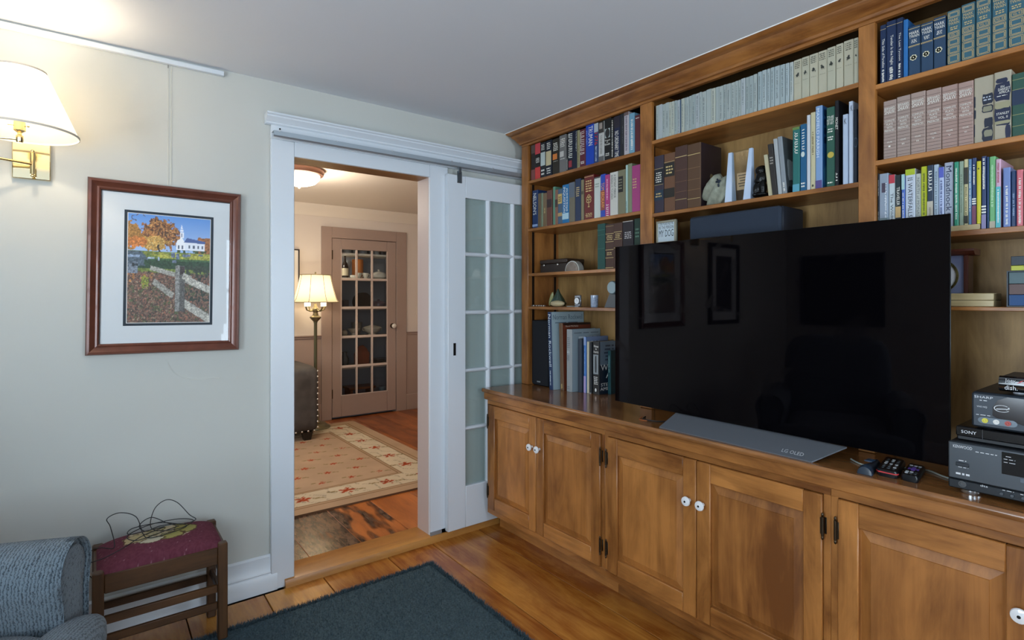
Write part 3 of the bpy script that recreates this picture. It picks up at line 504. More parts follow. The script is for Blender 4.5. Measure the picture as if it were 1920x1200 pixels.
(0.5135,0.0328,0.1668,'3a6474','teal set volume with gilt panels',[('f',0.08,0.92,0.86,0.97,'c9b27a'),('t','MARK',0.15,0.85,0.79,0.84,'c9b27a'),('t','TWAIN',0.1,0.9,0.73,0.78,'c9b27a'),('l',2,0.2,0.8,0.63,0.7,'c9b27a'),('f',0.08,0.92,0.49,0.6,'c9b27a'),('t','VOL. I',0.28,0.72,0.525,0.565,'c9b27a'),('f',0.08,0.92,0.35,0.47,'c9b27a'),('f',0.08,0.92,0.2,0.33,'c9b27a'),('f',0.08,0.92,0.03,0.18,'c9b27a')],0),
(0.4788,0.0329,0.1715,'3a6474','teal set volume with gilt panels',[('f',0.08,0.92,0.86,0.97,'c9b27a'),('t','MARK',0.15,0.85,0.79,0.84,'c9b27a'),('t','TWAIN',0.1,0.9,0.73,0.78,'c9b27a'),('l',2,0.2,0.8,0.63,0.7,'c9b27a'),('f',0.08,0.92,0.49,0.6,'c9b27a'),('t','VOL. II',0.28,0.72,0.525,0.565,'c9b27a'),('f',0.08,0.92,0.35,0.47,'c9b27a'),('f',0.08,0.92,0.2,0.33,'c9b27a'),('f',0.08,0.92,0.03,0.18,'c9b27a')],0),
(0.4428,0.0353,0.1724,'3a6474','teal set volume with gilt panels',[('f',0.08,0.92,0.86,0.97,'c9b27a'),('t','MARK',0.15,0.85,0.79,0.84,'c9b27a'),('t','TWAIN',0.1,0.9,0.73,0.78,'c9b27a'),('l',2,0.2,0.8,0.63,0.7,'c9b27a'),('f',0.08,0.92,0.49,0.6,'c9b27a'),('t','VOL. V',0.28,0.72,0.525,0.565,'c9b27a'),('f',0.08,0.92,0.35,0.47,'c9b27a'),('f',0.08,0.92,0.2,0.33,'c9b27a'),('f',0.08,0.92,0.03,0.18,'c9b27a')],0),
(0.4064,0.034,0.1728,'3a6474','teal set volume with gilt panels',[('f',0.08,0.92,0.86,0.97,'c9b27a'),('t','MARK',0.15,0.85,0.79,0.84,'c9b27a'),('t','TWAIN',0.1,0.9,0.73,0.78,'c9b27a'),('l',2,0.2,0.8,0.63,0.7,'c9b27a'),('f',0.08,0.92,0.49,0.6,'c9b27a'),('t','VOL. III',0.28,0.72,0.525,0.565,'c9b27a'),('f',0.08,0.92,0.35,0.47,'c9b27a'),('f',0.08,0.92,0.2,0.33,'c9b27a'),('f',0.08,0.92,0.03,0.18,'c9b27a')],0),
(0.3699,0.0355,0.1741,'3a6474','teal set volume with gilt panels',[('f',0.08,0.92,0.86,0.97,'c9b27a'),('t','MARK',0.15,0.85,0.79,0.84,'c9b27a'),('t','TWAIN',0.1,0.9,0.73,0.78,'c9b27a'),('l',2,0.2,0.8,0.63,0.7,'c9b27a'),('f',0.08,0.92,0.49,0.6,'c9b27a'),('t','VOL. VI',0.28,0.72,0.525,0.565,'c9b27a'),('f',0.08,0.92,0.35,0.47,'c9b27a'),('f',0.08,0.92,0.2,0.33,'c9b27a'),('f',0.08,0.92,0.03,0.18,'c9b27a')],0),
]),
('R2','second shelf of right bay',2.085,1.812,0.16,[
(0.6833,0.0367,0.1928,'a08d84','taupe set volume with white lettering',[('h',0.02,0.98,17,'5c4a44'),('t','BERNARD',0.1,0.9,0.845,0.885,'e8e6dc'),('t','SHAW',0.1,0.9,0.77,0.84,'e8e6dc'),('t','COMPLETE',0.12,0.88,0.63,0.665,'e8e6dc'),('t','PLAYS',0.25,0.75,0.575,0.61,'e8e6dc'),('t','WITH',0.28,0.72,0.52,0.555,'e8e6dc'),('t','PREFACES',0.12,0.88,0.465,0.5,'e8e6dc'),('t','VOLUME',0.3,0.7,0.27,0.295,'e8e6dc'),('t','I',0.42,0.58,0.2,0.225,'e8e6dc')],0),
(0.645,0.0375,0.1963,'a08d84','taupe set volume with white lettering',[('h',0.02,0.98,17,'5c4a44'),('t','BERNARD',0.1,0.9,0.845,0.885,'e8e6dc'),('t','SHAW',0.1,0.9,0.77,0.84,'e8e6dc'),('t','COMPLETE',0.12,0.88,0.63,0.665,'e8e6dc'),('t','PLAYS',0.25,0.75,0.575,0.61,'e8e6dc'),('t','WITH',0.28,0.72,0.52,0.555,'e8e6dc'),('t','PREFACES',0.12,0.88,0.465,0.5,'e8e6dc'),('t','VOLUME',0.3,0.7,0.27,0.295,'e8e6dc'),('t','II',0.42,0.58,0.2,0.225,'e8e6dc')],0),
(0.6053,0.0393,0.1969,'a38e84','taupe set volume with white lettering',[('h',0.02,0.98,17,'5c4a44'),('t','BERNARD',0.1,0.9,0.845,0.885,'e8e6dc'),('t','SHAW',0.1,0.9,0.77,0.84,'e8e6dc'),('t','COMPLETE',0.12,0.88,0.63,0.665,'e8e6dc'),('t','PLAYS',0.25,0.75,0.575,0.61,'e8e6dc'),('t','WITH',0.28,0.72,0.52,0.555,'e8e6dc'),('t','PREFACES',0.12,0.88,0.465,0.5,'e8e6dc'),('t','VOLUME',0.3,0.7,0.27,0.295,'e8e6dc'),('t','III',0.42,0.58,0.2,0.225,'e8e6dc')],0),
(0.5648,0.0391,0.1948,'a38c82','taupe set volume with white lettering',[('h',0.02,0.98,17,'5c4a44'),('t','BERNARD',0.1,0.9,0.845,0.885,'e8e6dc'),('t','SHAW',0.1,0.9,0.77,0.84,'e8e6dc'),('t','COMPLETE',0.12,0.88,0.63,0.665,'e8e6dc'),('t','PLAYS',0.25,0.75,0.575,0.61,'e8e6dc'),('t','WITH',0.28,0.72,0.52,0.555,'e8e6dc'),('t','PREFACES',0.12,0.88,0.465,0.5,'e8e6dc'),('t','VOLUME',0.3,0.7,0.27,0.295,'e8e6dc'),('t','IV',0.42,0.58,0.2,0.225,'e8e6dc')],0),
(0.5242,0.0396,0.1935,'a58a80','taupe set volume with white lettering',[('h',0.02,0.98,17,'5c4a44'),('t','BERNARD',0.1,0.9,0.845,0.885,'e8e6dc'),('t','SHAW',0.1,0.9,0.77,0.84,'e8e6dc'),('t','COMPLETE',0.12,0.88,0.63,0.665,'e8e6dc'),('t','PLAYS',0.25,0.75,0.575,0.61,'e8e6dc'),('t','WITH',0.28,0.72,0.52,0.555,'e8e6dc'),('t','PREFACES',0.12,0.88,0.465,0.5,'e8e6dc'),('t','VOLUME',0.3,0.7,0.27,0.295,'e8e6dc'),('t','V',0.42,0.58,0.2,0.225,'e8e6dc')],0),
(0.485,0.0363,0.1918,'a58a80','taupe set volume with white lettering',[('h',0.02,0.98,17,'5c4a44'),('t','BERNARD',0.1,0.9,0.845,0.885,'e8e6dc'),('t','SHAW',0.1,0.9,0.77,0.84,'e8e6dc'),('t','COMPLETE',0.12,0.88,0.63,0.665,'e8e6dc'),('t','PLAYS',0.25,0.75,0.575,0.61,'e8e6dc'),('t','WITH',0.28,0.72,0.52,0.555,'e8e6dc'),('t','PREFACES',0.12,0.88,0.465,0.5,'e8e6dc'),('t','VOLUME',0.3,0.7,0.27,0.295,'e8e6dc'),('t','VI',0.42,0.58,0.2,0.225,'e8e6dc')],0),
(0.443,0.0448,0.1942,'a8a08c','worn grey book with torn dark paper',[('p',[(0,0.1,0.05,0.3),(0,0.38,0.1,0.52),(0,0.55,0.08,0.72),(0.4,0.0,0.98,0.22),(0.5,0.22,0.98,0.36),(0.4,0.44,0.98,0.56),(0.4,0.57,0.98,0.73)],'242a3a'),('l',2,0.45,0.95,0.62,0.7,'b8c0cc'),('p',[(0.45,0.46,0.93,0.54),(0.5,0.08,0.95,0.18)],'8a8872')],0),
(0.4006,0.0378,0.1956,'a8a08c','worn grey and navy decorated book',[('p',[(0.02,0.2,0.98,0.52),(0.0,0.56,0.98,0.83),(0.1,0.83,0.8,0.9),(0.65,0.0,0.98,0.2)],'242a44'),('t','IN',0.4,0.6,0.76,0.79,'e8e6dc'),('t','DARKEST',0.25,0.95,0.715,0.755,'e8e6dc'),('t','AFRICA',0.3,0.9,0.67,0.71,'e8e6dc'),('l',1,0.15,0.85,0.63,0.65,'e8e6dc'),('p',[(0.05,0.45,0.95,0.55),(0.05,0.22,0.95,0.27)],'9a9678'),('t','STANLEY',0.15,0.9,0.36,0.395,'e8e6dc'),('t','VOL. II',0.25,0.8,0.3,0.335,'e8e6dc')],0),
(0.3654,0.0299,0.1787,'2f5246','green leather book with navy label',[('b',0.9,0.91,'8a8a5c'),('b',0.74,0.75,'8a8a5c'),('b',0.5,0.74,'22324c'),('b',0.34,0.35,'8a8a5c'),('b',0.16,0.17,'8a8a5c')],0),
]),
('R3','third shelf of right bay',2.09,1.556,0.15,[
(0.7174,0.0026,0.2145,'1a2430','thin black paperback',[('d',0.3,0.7,0.65,0.9,'e8e6dc'),('d',0.3,0.7,0.1,0.4,'e8e6dc')],0),
(0.702,0.0262,0.2112,'8f9cac','blue grey paperback with photo spine',[('d',0.6,0.85,0.3,0.85,'e0e4e8'),('b',0.0,0.3,'6a7c80'),('r',0.3,0.7,0.7,0.85,'4a4050')],0),
(0.6793,0.0171,0.2036,'bfcace','white paperback with red top',[('b',0.86,1,'b83a48'),('v','The Wildlife',0.3,0.75,0.2,0.7,'4a5058')],0),
(0.6612,0.0166,0.1996,'1f2c30','black and lime travel guide',[('v','TRAVELER',0.25,0.75,0.5,0.8,'e8e6dc'),('r',0.05,0.95,0.3,0.48,'c0a06c'),('b',0,0.28,'a8b840')],0),
(0.6468,0.009,0.1989,'4a6ab8','royal blue paperback with mint top',[('b',0.75,1,'a4c8c8'),('d',0.3,0.7,0.1,0.7,'e8e6dc')],0),
(0.6278,0.0269,0.2125,'c0c8d4','thick white guide with lime and navy bands',[('v','WATERFALLS',0.28,0.72,0.27,0.79,'1f2430'),('b',0.91,1,'a8b828'),('l',2,0.2,0.8,0.82,0.88,'3a4048'),('b',0,0.25,'28406c'),('t','500',0.22,0.78,0.04,0.13,'e8e020'),('l',2,0.15,0.85,0.15,0.21,'e8e6dc')],0),
(0.6065,0.0138,0.1941,'b6bab2','pale grey paperback with grey capitals',[('v','NORTH of MONADNOCK',0.25,0.75,0.04,0.93,'5a6068')],0),
(0.591,0.0154,0.2137,'b2ba28','lime yellow paperback',[('d',0.3,0.7,0.25,0.9,'4a5020')],0),
(0.5745,0.0158,0.2145,'28384c','navy and tan guide',[('z',0.25,0.8,0.62,0.94,'e8e6dc'),('b',0,0.47,'bab2a2'),('d',0.3,0.7,0.05,0.4,'8a8274')],0),
(0.5595,0.012,0.2138,'a8b8c6','pale blue paperback',[('d',0.3,0.7,0.1,0.9,'6a7a88')],0),
(0.5461,0.0127,0.2029,'b0bcda','pale lavender paperback with violet top',[('b',0.84,1,'5560b8'),('d',0.3,0.7,0.15,0.8,'3a4878')],0),
(0.528,0.0212,0.2142,'a2aaba','wide grey blue book with large navy title',[('v','Monadnock',0.2,0.85,0.3,0.95,'1c2848'),('d',0.3,0.7,0.05,0.28,'4a5470')],0),
(0.5086,0.0107,0.1948,'2f8c6e','green paperback',[('d',0.3,0.7,0.1,0.9,'e8e6dc')],0,0.017),
(0.4966,0.0109,0.1946,'8c9e8a','sage paperback',[('d',0.3,0.7,0.2,0.8,'6a7a68')],0,0.017),
(0.4853,0.0096,0.1983,'c2ba8e','cream guide with black labels',[('b',0.62,0.87,'34342c'),('b',0.86,0.875,'34342c'),('d',0.3,0.7,0.15,0.6,'6a5c3c'),('b',0.02,0.14,'34342c')],0,0.017),
(0.476,0.0068,0.1968,'5a80a6','thin steel blue paperback',[('d',0.3,0.7,0.2,0.9,'e8e6dc')],0,0.017),
(0.4665,0.0099,0.1983,'34446c','navy and plum guide with white stripes',[('b',0.3,0.32,'e8e6dc'),('b',0.335,0.355,'e8e6dc'),('b',0.37,0.39,'e8e6dc'),('b',0,0.28,'7a4a60'),('d',0.3,0.7,0.6,0.9,'e8e6dc')],0,0.017),
(0.4555,0.0095,0.1863,'c6be28','bright yellow paperback',[('e','oval',0.5,0.88,0.18,'3a3a20')],0,0.017),
(0.4439,0.0108,0.2157,'2a3a62','tall navy guide with white stripes',[('d',0.25,0.75,0.55,0.97,'e8e6dc'),('b',0.22,0.24,'e8e6dc'),('b',0.26,0.28,'e8e6dc'),('b',0.3,0.32,'e8e6dc'),('b',0,0.2,'8a84a8')],0),
(0.4344,0.0045,0.2121,'20406c','thin deep blue paperback',[],0),
(0.4245,0.0131,0.2109,'6cac72','light green paperback',[('d',0.3,0.7,0.3,0.9,'b8d8b4'),('b',0,0.1,'b0a894')],0),
(0.4113,0.0111,0.2006,'cca4bc','pink and aqua paperback',[('b',0,0.6,'58b4bc'),('d',0.3,0.7,0.08,0.58,'e8e6dc'),('d',0.3,0.7,0.66,0.95,'a04858')],0),
(0.3928,0.0158,0.1723,'6c82b8','periwinkle blue book',[('d',0.35,0.7,0.05,0.7,'e8e6dc')],0),
(0.3779,0.011,0.1599,'1f3a62','dark blue book',[('d',0.3,0.7,0.2,0.6,'8aa0c0')],0),
(0.3644,0.0136,0.1608,'d26c76','coral pink book',[('d',0.3,0.7,0.05,0.85,'e8e6dc')],0),
(0.3511,0.0101,0.1559,'98a08c','grey green book',[],0),
]),
]
# ================================================================= built-in bookcase, cabinets, worktop
XS=2.071; XBK=2.324; ZC=.831; XCF=1.817
DK,LT='6c3e18','bb7d40'
WZ=wood('maple_vertical',DK,LT,'z',.34,1,.7,coat=.12); WY=wood('maple_lengthwise',DK,LT,'y',.34,1,.7,coat=.12); WX=wood('maple_depthwise',DK,LT,'x',.34,1,.4,coat=.12)
WP=wood('maple_panel','6e401a','b6783c','z',.42,.8,.9,spec=.45); WTOP=wood('maple_worktop','66401f','a87040','y',.2,1,.4,coat=.3)
WBK=wood('maple_back_panel','6e5028','b8925a','z',.5,.7,.8)
bc=thing('built_in_bookcase',(2.2,1.22,ZC),'large built-in brown wooden bookcase with three bays above the worktop','bookcase')
YE=-.2; stl=[(2.5675,2.6299),(1.644,1.7135),(.7203,.7717),(-.2,-.14)]
for a,b in stl: B(XS,XS+.02,a,b,ZC+.001,2.276,c=.002).build('stile',WZ,bc)
for a,b in [(2.575,2.594),(1.669,1.688),(.736,.755),(-.195,-.176)]:
    B(XS+.0205,XBK,a,b,ZC+.001,CE-.002,c=.001).build('side_panel',WZ,bc)
B(XS+.0205,XBK,2.5945,2.629,ZC+.001,CE-.002,c=.001).build('end_panel',WZ,bc)
B(XBK,XBK+.008,YE,2.62,ZC+.001,CE-.002).build('back_panel',WBK,bc)
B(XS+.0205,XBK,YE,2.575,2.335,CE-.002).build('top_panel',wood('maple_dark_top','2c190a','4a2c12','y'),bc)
B(XS,XS+.02,YE,2.6299,2.2765,2.362,c=.001).build('top_rail',WY,bc)
# crown moulding with a return at the left end
prof=[(0,2.288),(-.010,2.290),(-.012,2.300),(-.018,2.304),(-.030,2.322),(-.044,2.334),(-.046,2.341),(-.056,2.346),(-.070,2.358),(-.072,2.3625),(0,2.3625)]
cm=MB(); n=len(prof)
rA=[(XS+d,YE,z) for d,z in prof]; rB=[(XS+d,2.6305-d,z) for d,z in prof]; rC=[(XBK,2.6305-d,z) for d,z in prof]
cm.loft([rA,rB,rC]); cm.build('crown_moulding',WY,bc)
MB().prism([(XS-.0735,2.3605),(XS-.076,2.3637),(XS-.07,2.3637)],'y',YE,2.7035).build('trim_9',mat('f4f4f0',.5),kind='structure')
def shelf(y0,y1,z,t=.017,x0=XS+.003): return B(x0,XBK-.001,y0,y1,z-t,z,c=.0015).build('shelf',WY,bc)
for z in (2.0605,1.7722,1.5029,1.304): shelf(1.6885,2.5745,z)
for z in (2.0910,1.7495): shelf(.7555,1.6685,z)
for z in (2.0660,1.812,1.556,1.326): shelf(-.1755,.7355,z,.017 if z>1.4 else .012,XS+(.003 if z>1.4 else .02))
M_STD=mat('241810',.5,.4)
def standard(x,yf,sg,z0=ZC+.01,z1=2.27):
    q=MB().box(x-.008,x+.008,yf,yf+sg*.003,z0,z1); z=z0+.02
    while z<z1-.02: q.box(x-.004,x+.004,yf+sg*.003,yf+sg*.0045,z,z+.006); z+=.0127
    q.build('shelf_standard',M_STD,bc)
standard(XS+.045,2.575,-1); standard(XBK-.03,2.575,-1); standard(XS+.045,1.688,1); standard(XS+.045,1.669,-1); standard(XS+.045,.755,1); standard(XBK-.03,1.669,-1); standard(XS+.045,.736,-1); standard(XBK-.03,.736,-1)
# worktop
wt=thing('worktop',(2.05,1.2,.76),'long brown wooden worktop running under the bookcase','worktop')
MB().prism([(1.779,.812),(1.777,.818),(1.778,.826),(1.783,.831),(XR-.001,.831),(XR-.001,.810),(1.783,.810)],'y',YE-.01,2.632).build('top_board',WTOP,wt)
B(1.790,1.816,YE,2.628,.768,.8095,c=.003).build('edge_moulding',WY,wt); B(1.8165,2.30,2.6275,2.6302,.768,.8095).build('edge_moulding',WX,wt)
# cabinets
M_KNOB=mat('e6e8ea',.12,coat=.4,name='white_ceramic'); M_HG=mat('4a4034',.35,.9,name='dark_bronze')
def cabinet(y0,y1,doors,label,hl,hr):
    c=thing('base_cabinet',(2.05,(y0+y1)/2,0),label,'cabinet','base cabinets under the worktop')
    B(1.838,XR-.002,y0,y1,.104,.767).build('carcass',WZ,c)
    B(1.905,1.925,y0,y1,0,.1035,c=.001).build('plinth',WY,c)
    B(XCF,1.8375,y0,y1,.738,.767,c=.001).build('top_rail',WY,c); B(XCF,1.8375,y0,y1,.104,.1365,c=.001).build('bottom_rail',WY,c)
    ys=sorted([y0]+[t for d in doors for t in d]+[y1])
    B(XCF,1.8375,ys[0],ys[1],.1365,.738,c=.001).build('stile',WZ,c); B(XCF,1.8375,ys[-2],ys[-1],.1365,.738,c=.001).build('stile',WZ,c)
    for k,(a,b) in enumerate(doors):
        z0,z1=.138,.7365; fx0,fx1=XCF-.010,XCF+.0085; a+=.001; b-=.001; sw=.058; rt=.072
        d=thing('door',(XCF,(a+b)/2,z0)); d.parent=c; d.location=Vector(WO[d])-Vector(WO[c])
        B(fx0,fx1,a,a+sw,z0,z1,c=.003).build('stile',WZ,d); B(fx0,fx1,b-sw,b,z0,z1,c=.003).build('stile',WZ,d)
        B(fx0+.0005,fx1,a+sw,b-sw,z1-rt,z1,c=.0025).build('rail',WY,d); B(fx0+.0005,fx1,a+sw,b-sw,z0,z0+rt,c=.0025).build('rail',WY,d)
        p=MB(); pa,pb,pc,pd=a+sw-.001,b-sw+.001,z0+rt-.001,z1-rt+.001; i=.032
        R=lambda x,g:[(x,pa+g,pc+g),(x,pb-g,pc+g),(x,pb-g,pd-g),(x,pa+g,pd-g)]
        p.loft([R(fx1,0),R(fx0+.0155,0),R(fx0+.0155,.004),R(fx0+.0045,i),R(fx0+.002,i+.0012)]); p.build('raised_panel',WP,d,ang=12)
        hi=(k==0) # door nearer the camera end is k==0 (small y)
        ky=b-.028 if hi else a+.028; kz=.579
        MB().lathe([(.007,0),(.0065,-.012),(.016,-.017),(.0185,-.022),(.017,-.027),(.006,-.030),(.0005,-.030)],(fx0,ky,kz),20,axis='x').build('knob',M_KNOB,d)
        MB().lathe([(.004,0),(.004,-.0015),(.0005,-.002)],(fx0-.0295,ky,kz),10,axis='x').build('knob_screw',mat('303030',.3,.9),d)
        hy=a-.004 if hi else b+.004
        for z in (.238,.640):
            q=MB().tube([(fx0-.004,hy,z-.030),(fx0-.004,hy,z+.030)],.0045,10); q.ball((fx0-.004,hy,z+.036),(.004,.004,.007),10,6).ball((fx0-.004,hy,z-.036),(.004,.004,.007),10,6)
            s=1 if hi else -1
            q.box(fx0-.002,fx0+.0005,hy,hy+s*.009,z-.026,z+.026,c=.0008).box(XCF-.002,XCF+.0005,hy-s*.007,hy,z-.026,z+.026,c=.0008); q.build('hinge',M_HG,d)
    return c
cabinet(1.702,2.6285,[(1.723,2.1755),(2.1765,2.607)],'base cabinet with two panelled doors beside the white sliding door',0,0)
cabinet(.7535,1.7015,[(.775,1.2265),(1.2275,1.681)],'base cabinet with two panelled doors below the television',0,0)
cabinet(YE,.753,[(-.165,.2815),(.2825,.732)],'base cabinet at right below the stacked audio equipment',0,0)
# ================================================================= books
def hexm(c,rough=.55): return mat(c,rough,spec=.35,bump=.06,bscale=400)
PAGE=mat('c9c0a8',.8,bump=.3,bscale=600,name='page_edges')
ORD=['first','second','third','fourth','fifth','sixth','seventh','eighth','ninth','tenth','eleventh','twelfth','thirteenth','fourteenth','fifteenth','sixteenth','seventeenth','eighteenth','nineteenth','twentieth','twenty-first','twenty-second','twenty-third','twenty-fourth','twenty-fifth','twenty-sixth','twenty-seventh']
def deco_parts(root,O,U,V,N,decos,wm,hm,T=lambda m:m):
    O=np.array(O,float);U=np.array(U,float);V=np.array(V,float);N=np.array(N,float); acc={}
    for i,d in enumerate(decos):
        o=O+N*(.0005+.00025*i); k=d[0]; col=d[-1]
        nm={'b':'spine_band','h':'spine_band','r':'spine_label','p':'spine_label','f':'gilt_frame','e':'emblem'}.get(k,'lettering' if k in 'tv' else 'fine_print')
        if k=='c': continue
        q=acc.setdefault((nm,col) if nm in('lettering','fine_print') or k in 'hpe' else (nm,col,i),MB())
        if k=='b': q.rect(o,U,V,.015,.985,d[1],d[2])
        elif k=='r': q.rect(o,U,V,*d[1:5])
        elif k=='t': q.text(d[1],o+U*d[2]+V*d[4],U*(d[3]-d[2]),V*(d[5]-d[4]))
        elif k=='v': q.text(d[1],o+U*d[2]+V*d[5],-V*(d[5]-d[4]),U*(d[3]-d[2]))
        elif k=='l':
            n,u0,u1,v0,v1=d[1:6]; st=(v1-v0)/n
            for j in range(n):
                u=u0+random.uniform(0,.12)*(u1-u0); ue=u1-random.uniform(0,.12)*(u1-u0)
                while u<ue:
                    wd=random.uniform(.12,.4)*(u1-u0); e=min(u+wd,ue); q.rect(o,U,V,u,e,v0+j*st+.2*st,v0+j*st+.68*st); u=e+.06
        elif k=='d':
            u0,u1,v0,v1=d[1:5]; v=v0; ch=.0045/hm
            while v<v1:
                e=min(v+ch*random.uniform(.5,.8),v1); q.rect(o,U,V,u0+random.uniform(0,.08),u1-random.uniform(0,.08),v,e); v=e+ch*random.choice([.35,.35,.35,1.0])
        elif k=='z':
            u0,u1,v0,v1=d[1:5]; v=v0; ch=.008/hm
            while v<v1-ch*.5:
                e=min(v+ch*.42,v1); sh=random.choice([-1,0,1])*ch*.3
                q.flat(o,U,V,[(u0,v),(u0,e),(u1,e+sh),(u1,v+sh)],[(0,1,2,3)])
                if random.random()<.5: q.rect(o,U,V,u0,u0+.2*(u1-u0),v,v+ch*1.1)
                v+=ch*1.25
        elif k=='h':
            u0,u1,n=d[1:4]
            for j in range(n): v=.04+.93*j/n; q.rect(o,U,V,u0,u1,v,v+.0011/hm)
        elif k=='f':
            u0,u1,v0,v1=d[1:5]; a=.0013/wm; b=.0013/hm
            for ins in (0,2.4):
                A,C_=a*ins,b*ins
                for rc in [(u0+A,u1-A,v0+C_,v0+C_+b),(u0+A,u1-A,v1-C_-b,v1-C_),(u0+A,u0+A+a,v0+C_,v1-C_),(u1-A-a,u1-A,v0+C_,v1-C_)]: q.rect(o,U,V,*rc)
        elif k=='p':
            for (u0,v0,u1,v1) in d[1]:
                n=14; pts=[]
                for j in range(n):
                    t=2*math.pi*j/n; cx,cy=math.cos(t),math.sin(t); m=max(abs(cx),abs(cy)); f=1+random.uniform(-.12,.05)
                    pts.append(((u0+u1)/2+(u1-u0)/2*max(-1,min(1,cx/m*f)),min(.995,max(.006,(v0+v1)/2+(v1-v0)/2*cy/m*f))))
                q.flat(o,U,V,pts,[tuple(range(n))])
        elif k=='e':
            kind,u,v,s=d[1:5]; a=s; b=s*wm/hm
            def disc(cu,cv,ra,rb,n=16,jit=0): q.flat(o,U,V,[(cu+ra*math.cos(2*math.pi*j/n)*(1+random.uniform(-jit,jit)),cv+rb*math.sin(2*math.pi*j/n)*(1+random.uniform(-jit,jit))) for j in range(n)],[tuple(range(n))])
            def ring(cu,cv,ra,rb,w_,n=18):
                p=[(cu+ra*t*math.cos(2*math.pi*j/n),cv+rb*t*math.sin(2*math.pi*j/n)) for t in (1,1-w_) for j in range(n)]; q.flat(o,U,V,p,[(j,(j+1)%n,n+(j+1)%n,n+j) for j in range(n)])
            if kind in('oval','disc'): disc(u,v,a,b*(1.5 if kind=='oval' else 1))
            elif kind=='ring': ring(u,v,a*.6,b*1.6,.12)
            elif kind=='flower':
                for j in range(7): t=2*math.pi*j/7; disc(u+a*.6*math.cos(t),v+b*.6*math.sin(t),a*.42,b*.42,10)
                disc(u,v,a*.6,b*.6)
            elif kind=='key':
                for du,dv in ((-.4,.55),(.4,.55),(0,1.0),(-.35,-.1),(.35,-.1)): ring(u+a*du,v+b*dv,a*.5,b*.5,.35)
                q.rect(o,U,V,u-a*.1,u+a*.1,v-b*1.6,v-b*.4); q.rect(o,U,V,u-a*.3,u+a*.3,v-b*1.7,v-b*1.45)
            elif kind=='ink':
                disc(u,v,a*.55,b*.5,11,.35); disc(u+a*random.uniform(-.4,.4),v+b*.6,a*.33,b*.32,9,.3)
                for j in range(4): t=random.uniform(-.6,.6); q.flat(o,U,V,[(u+a*t,v-b*.2),(u+a*(t+.16),v-b*.2),(u+a*(t+random.uniform(-.2,.3)),v-b*1.1)],[(0,1,2)])
    for kk,q in acc.items():
        nm,col=kk[:2]
        if q.v: T(q).build(nm,hexm(col,.5),root,smooth=False,recalc=False,kind='stuff' if nm in('gilt_frame','emblem','fine_print') or (len(kk)<3 and nm!='lettering') else None)
def book(X,yc,wd,z,h,dep,col,decos,label,cat='book',group=None,lean=0,cover=None,rough=.5,page=True,name='book',coverdeco=None):
    def sh(m):
        if lean: m.v=[(a,b-lean*(2*(c-z)/h-1),c) for a,b,c in m.v]
        return m
    t=min(.0026,wd*.16); y0,y1=yc-wd/2,yc+wd/2; org=(X+dep/2,yc,z); cov=[d for d in decos if d[0]=='c']; cover=cov[0][1] if cov else cover
    q=MB(); c=min(.0022,wd*.2)
    q.prism([(X+.005,y0),(X+c,y0),(X,y0+c),(X,y1-c),(X+c,y1),(X+.005,y1)],'z',z+.0003,z+h)
    if not cover: q.box(X+.005,X+dep,y0,y0+t,z+.0003,z+h).box(X+.005,X+dep,y1-t,y1,z+.0003,z+h)
    r=sh(q).build(name,hexm(col,rough),origin=org,label=label,cat=cat,group=group,ang=20)
    if cover:
        for a,b in ((y0,y0+t),(y1-t,y1)): sh(B(X+.005,X+dep,a,b,z+.0003,z+h)).build('cover_board',hexm(cover,.4),r)
    sh(B(X+.005,X+dep-.003,y0+t,y1-t,z+.003,z+h-.003)).build('page_block',PAGE,r)
    deco_parts(r,(X,y1,z),(0,-wd,0),(0,0,h),(-1,0,0),decos,wd,h,sh)
    if coverdeco: deco_parts(r,(X+.005,y0,z),(dep-.005,0,0),(0,0,h),(0,-1,0),coverdeco,dep,h,sh)
    return r
for key,ph,X,z,dep,rows in BOOKS:
    nslim=0; seen={}
    for i,row in enumerate(rows):
        yc,wd,h,col,desc,decos,lean=row[:7]; lift=row[7] if len(row)>7 else 0
        if desc=='*': lab='slim pale grey volume in the long row on the top middle shelf'; grp='slim pale volumes on the top middle shelf'; nm='slim_volume'
        else:
            k=i+1 if key!='M1' else i-38
            if key=='M1': lab='cream volume with ink drawing, %s from left of eight, top middle shelf'%ORD[i-len(rows)+8]
            elif key=='R1' and 'set volume' in desc: lab='%s, %s from left on %s'%(desc.replace(' set',''),ORD[i],ph)
            elif key=='R2' and 'taupe' in desc: lab='taupe volume with white lettering, %s from left on %s'%(ORD[i],ph)
            else: lab='%s, %s from left, %s'%(desc,ORD[i],ph)
            grp='books on the '+ph; nm='book'
        book(X+random.uniform(0,.003),yc,wd,z+lift+.0004,h,dep*random.uniform(.92,1.05) if wd<.03 else dep,col,decos,lab,'book',grp,lean,name=nm,rough=.35 if key in('R3','L2') else .55,coverdeco=[('p',[(.1,.25,.5,.62),(.3,.1,.8,.4),(.55,.6,.9,.9)],'b8c0c4'),('p',[(.0,.0,.99,.14)],'24282e')] if 'mountain' in desc else ([('p',[(.05+.2*a,.55+.11*b_,.2+.2*a,.63+.11*b_) for a in range(5) for b_ in range(4)],'14406e'),('p',[(.02,.03,.98,.3)],'4a90b8')] if 'patterned' in desc else ([('e','disc',.5,.5,.08,'7a6a48')] if 'tallest brown' in desc else None)))
B(2.088,2.25,.452,.6,1.5563,1.5728,c=.001).build('wooden_block',wood('pale_pine','a8946a','cdbb90','y'),label='pale wooden block under the paperbacks, third shelf of right bay',cat='block')
MB().box(2.082,2.2,.36,.60,1.8122,1.8135).build('pamphlet',mat('9fb0b0',.2),label='thin pale pamphlet lying under the taupe volumes',cat='pamphlet') if 0 else None
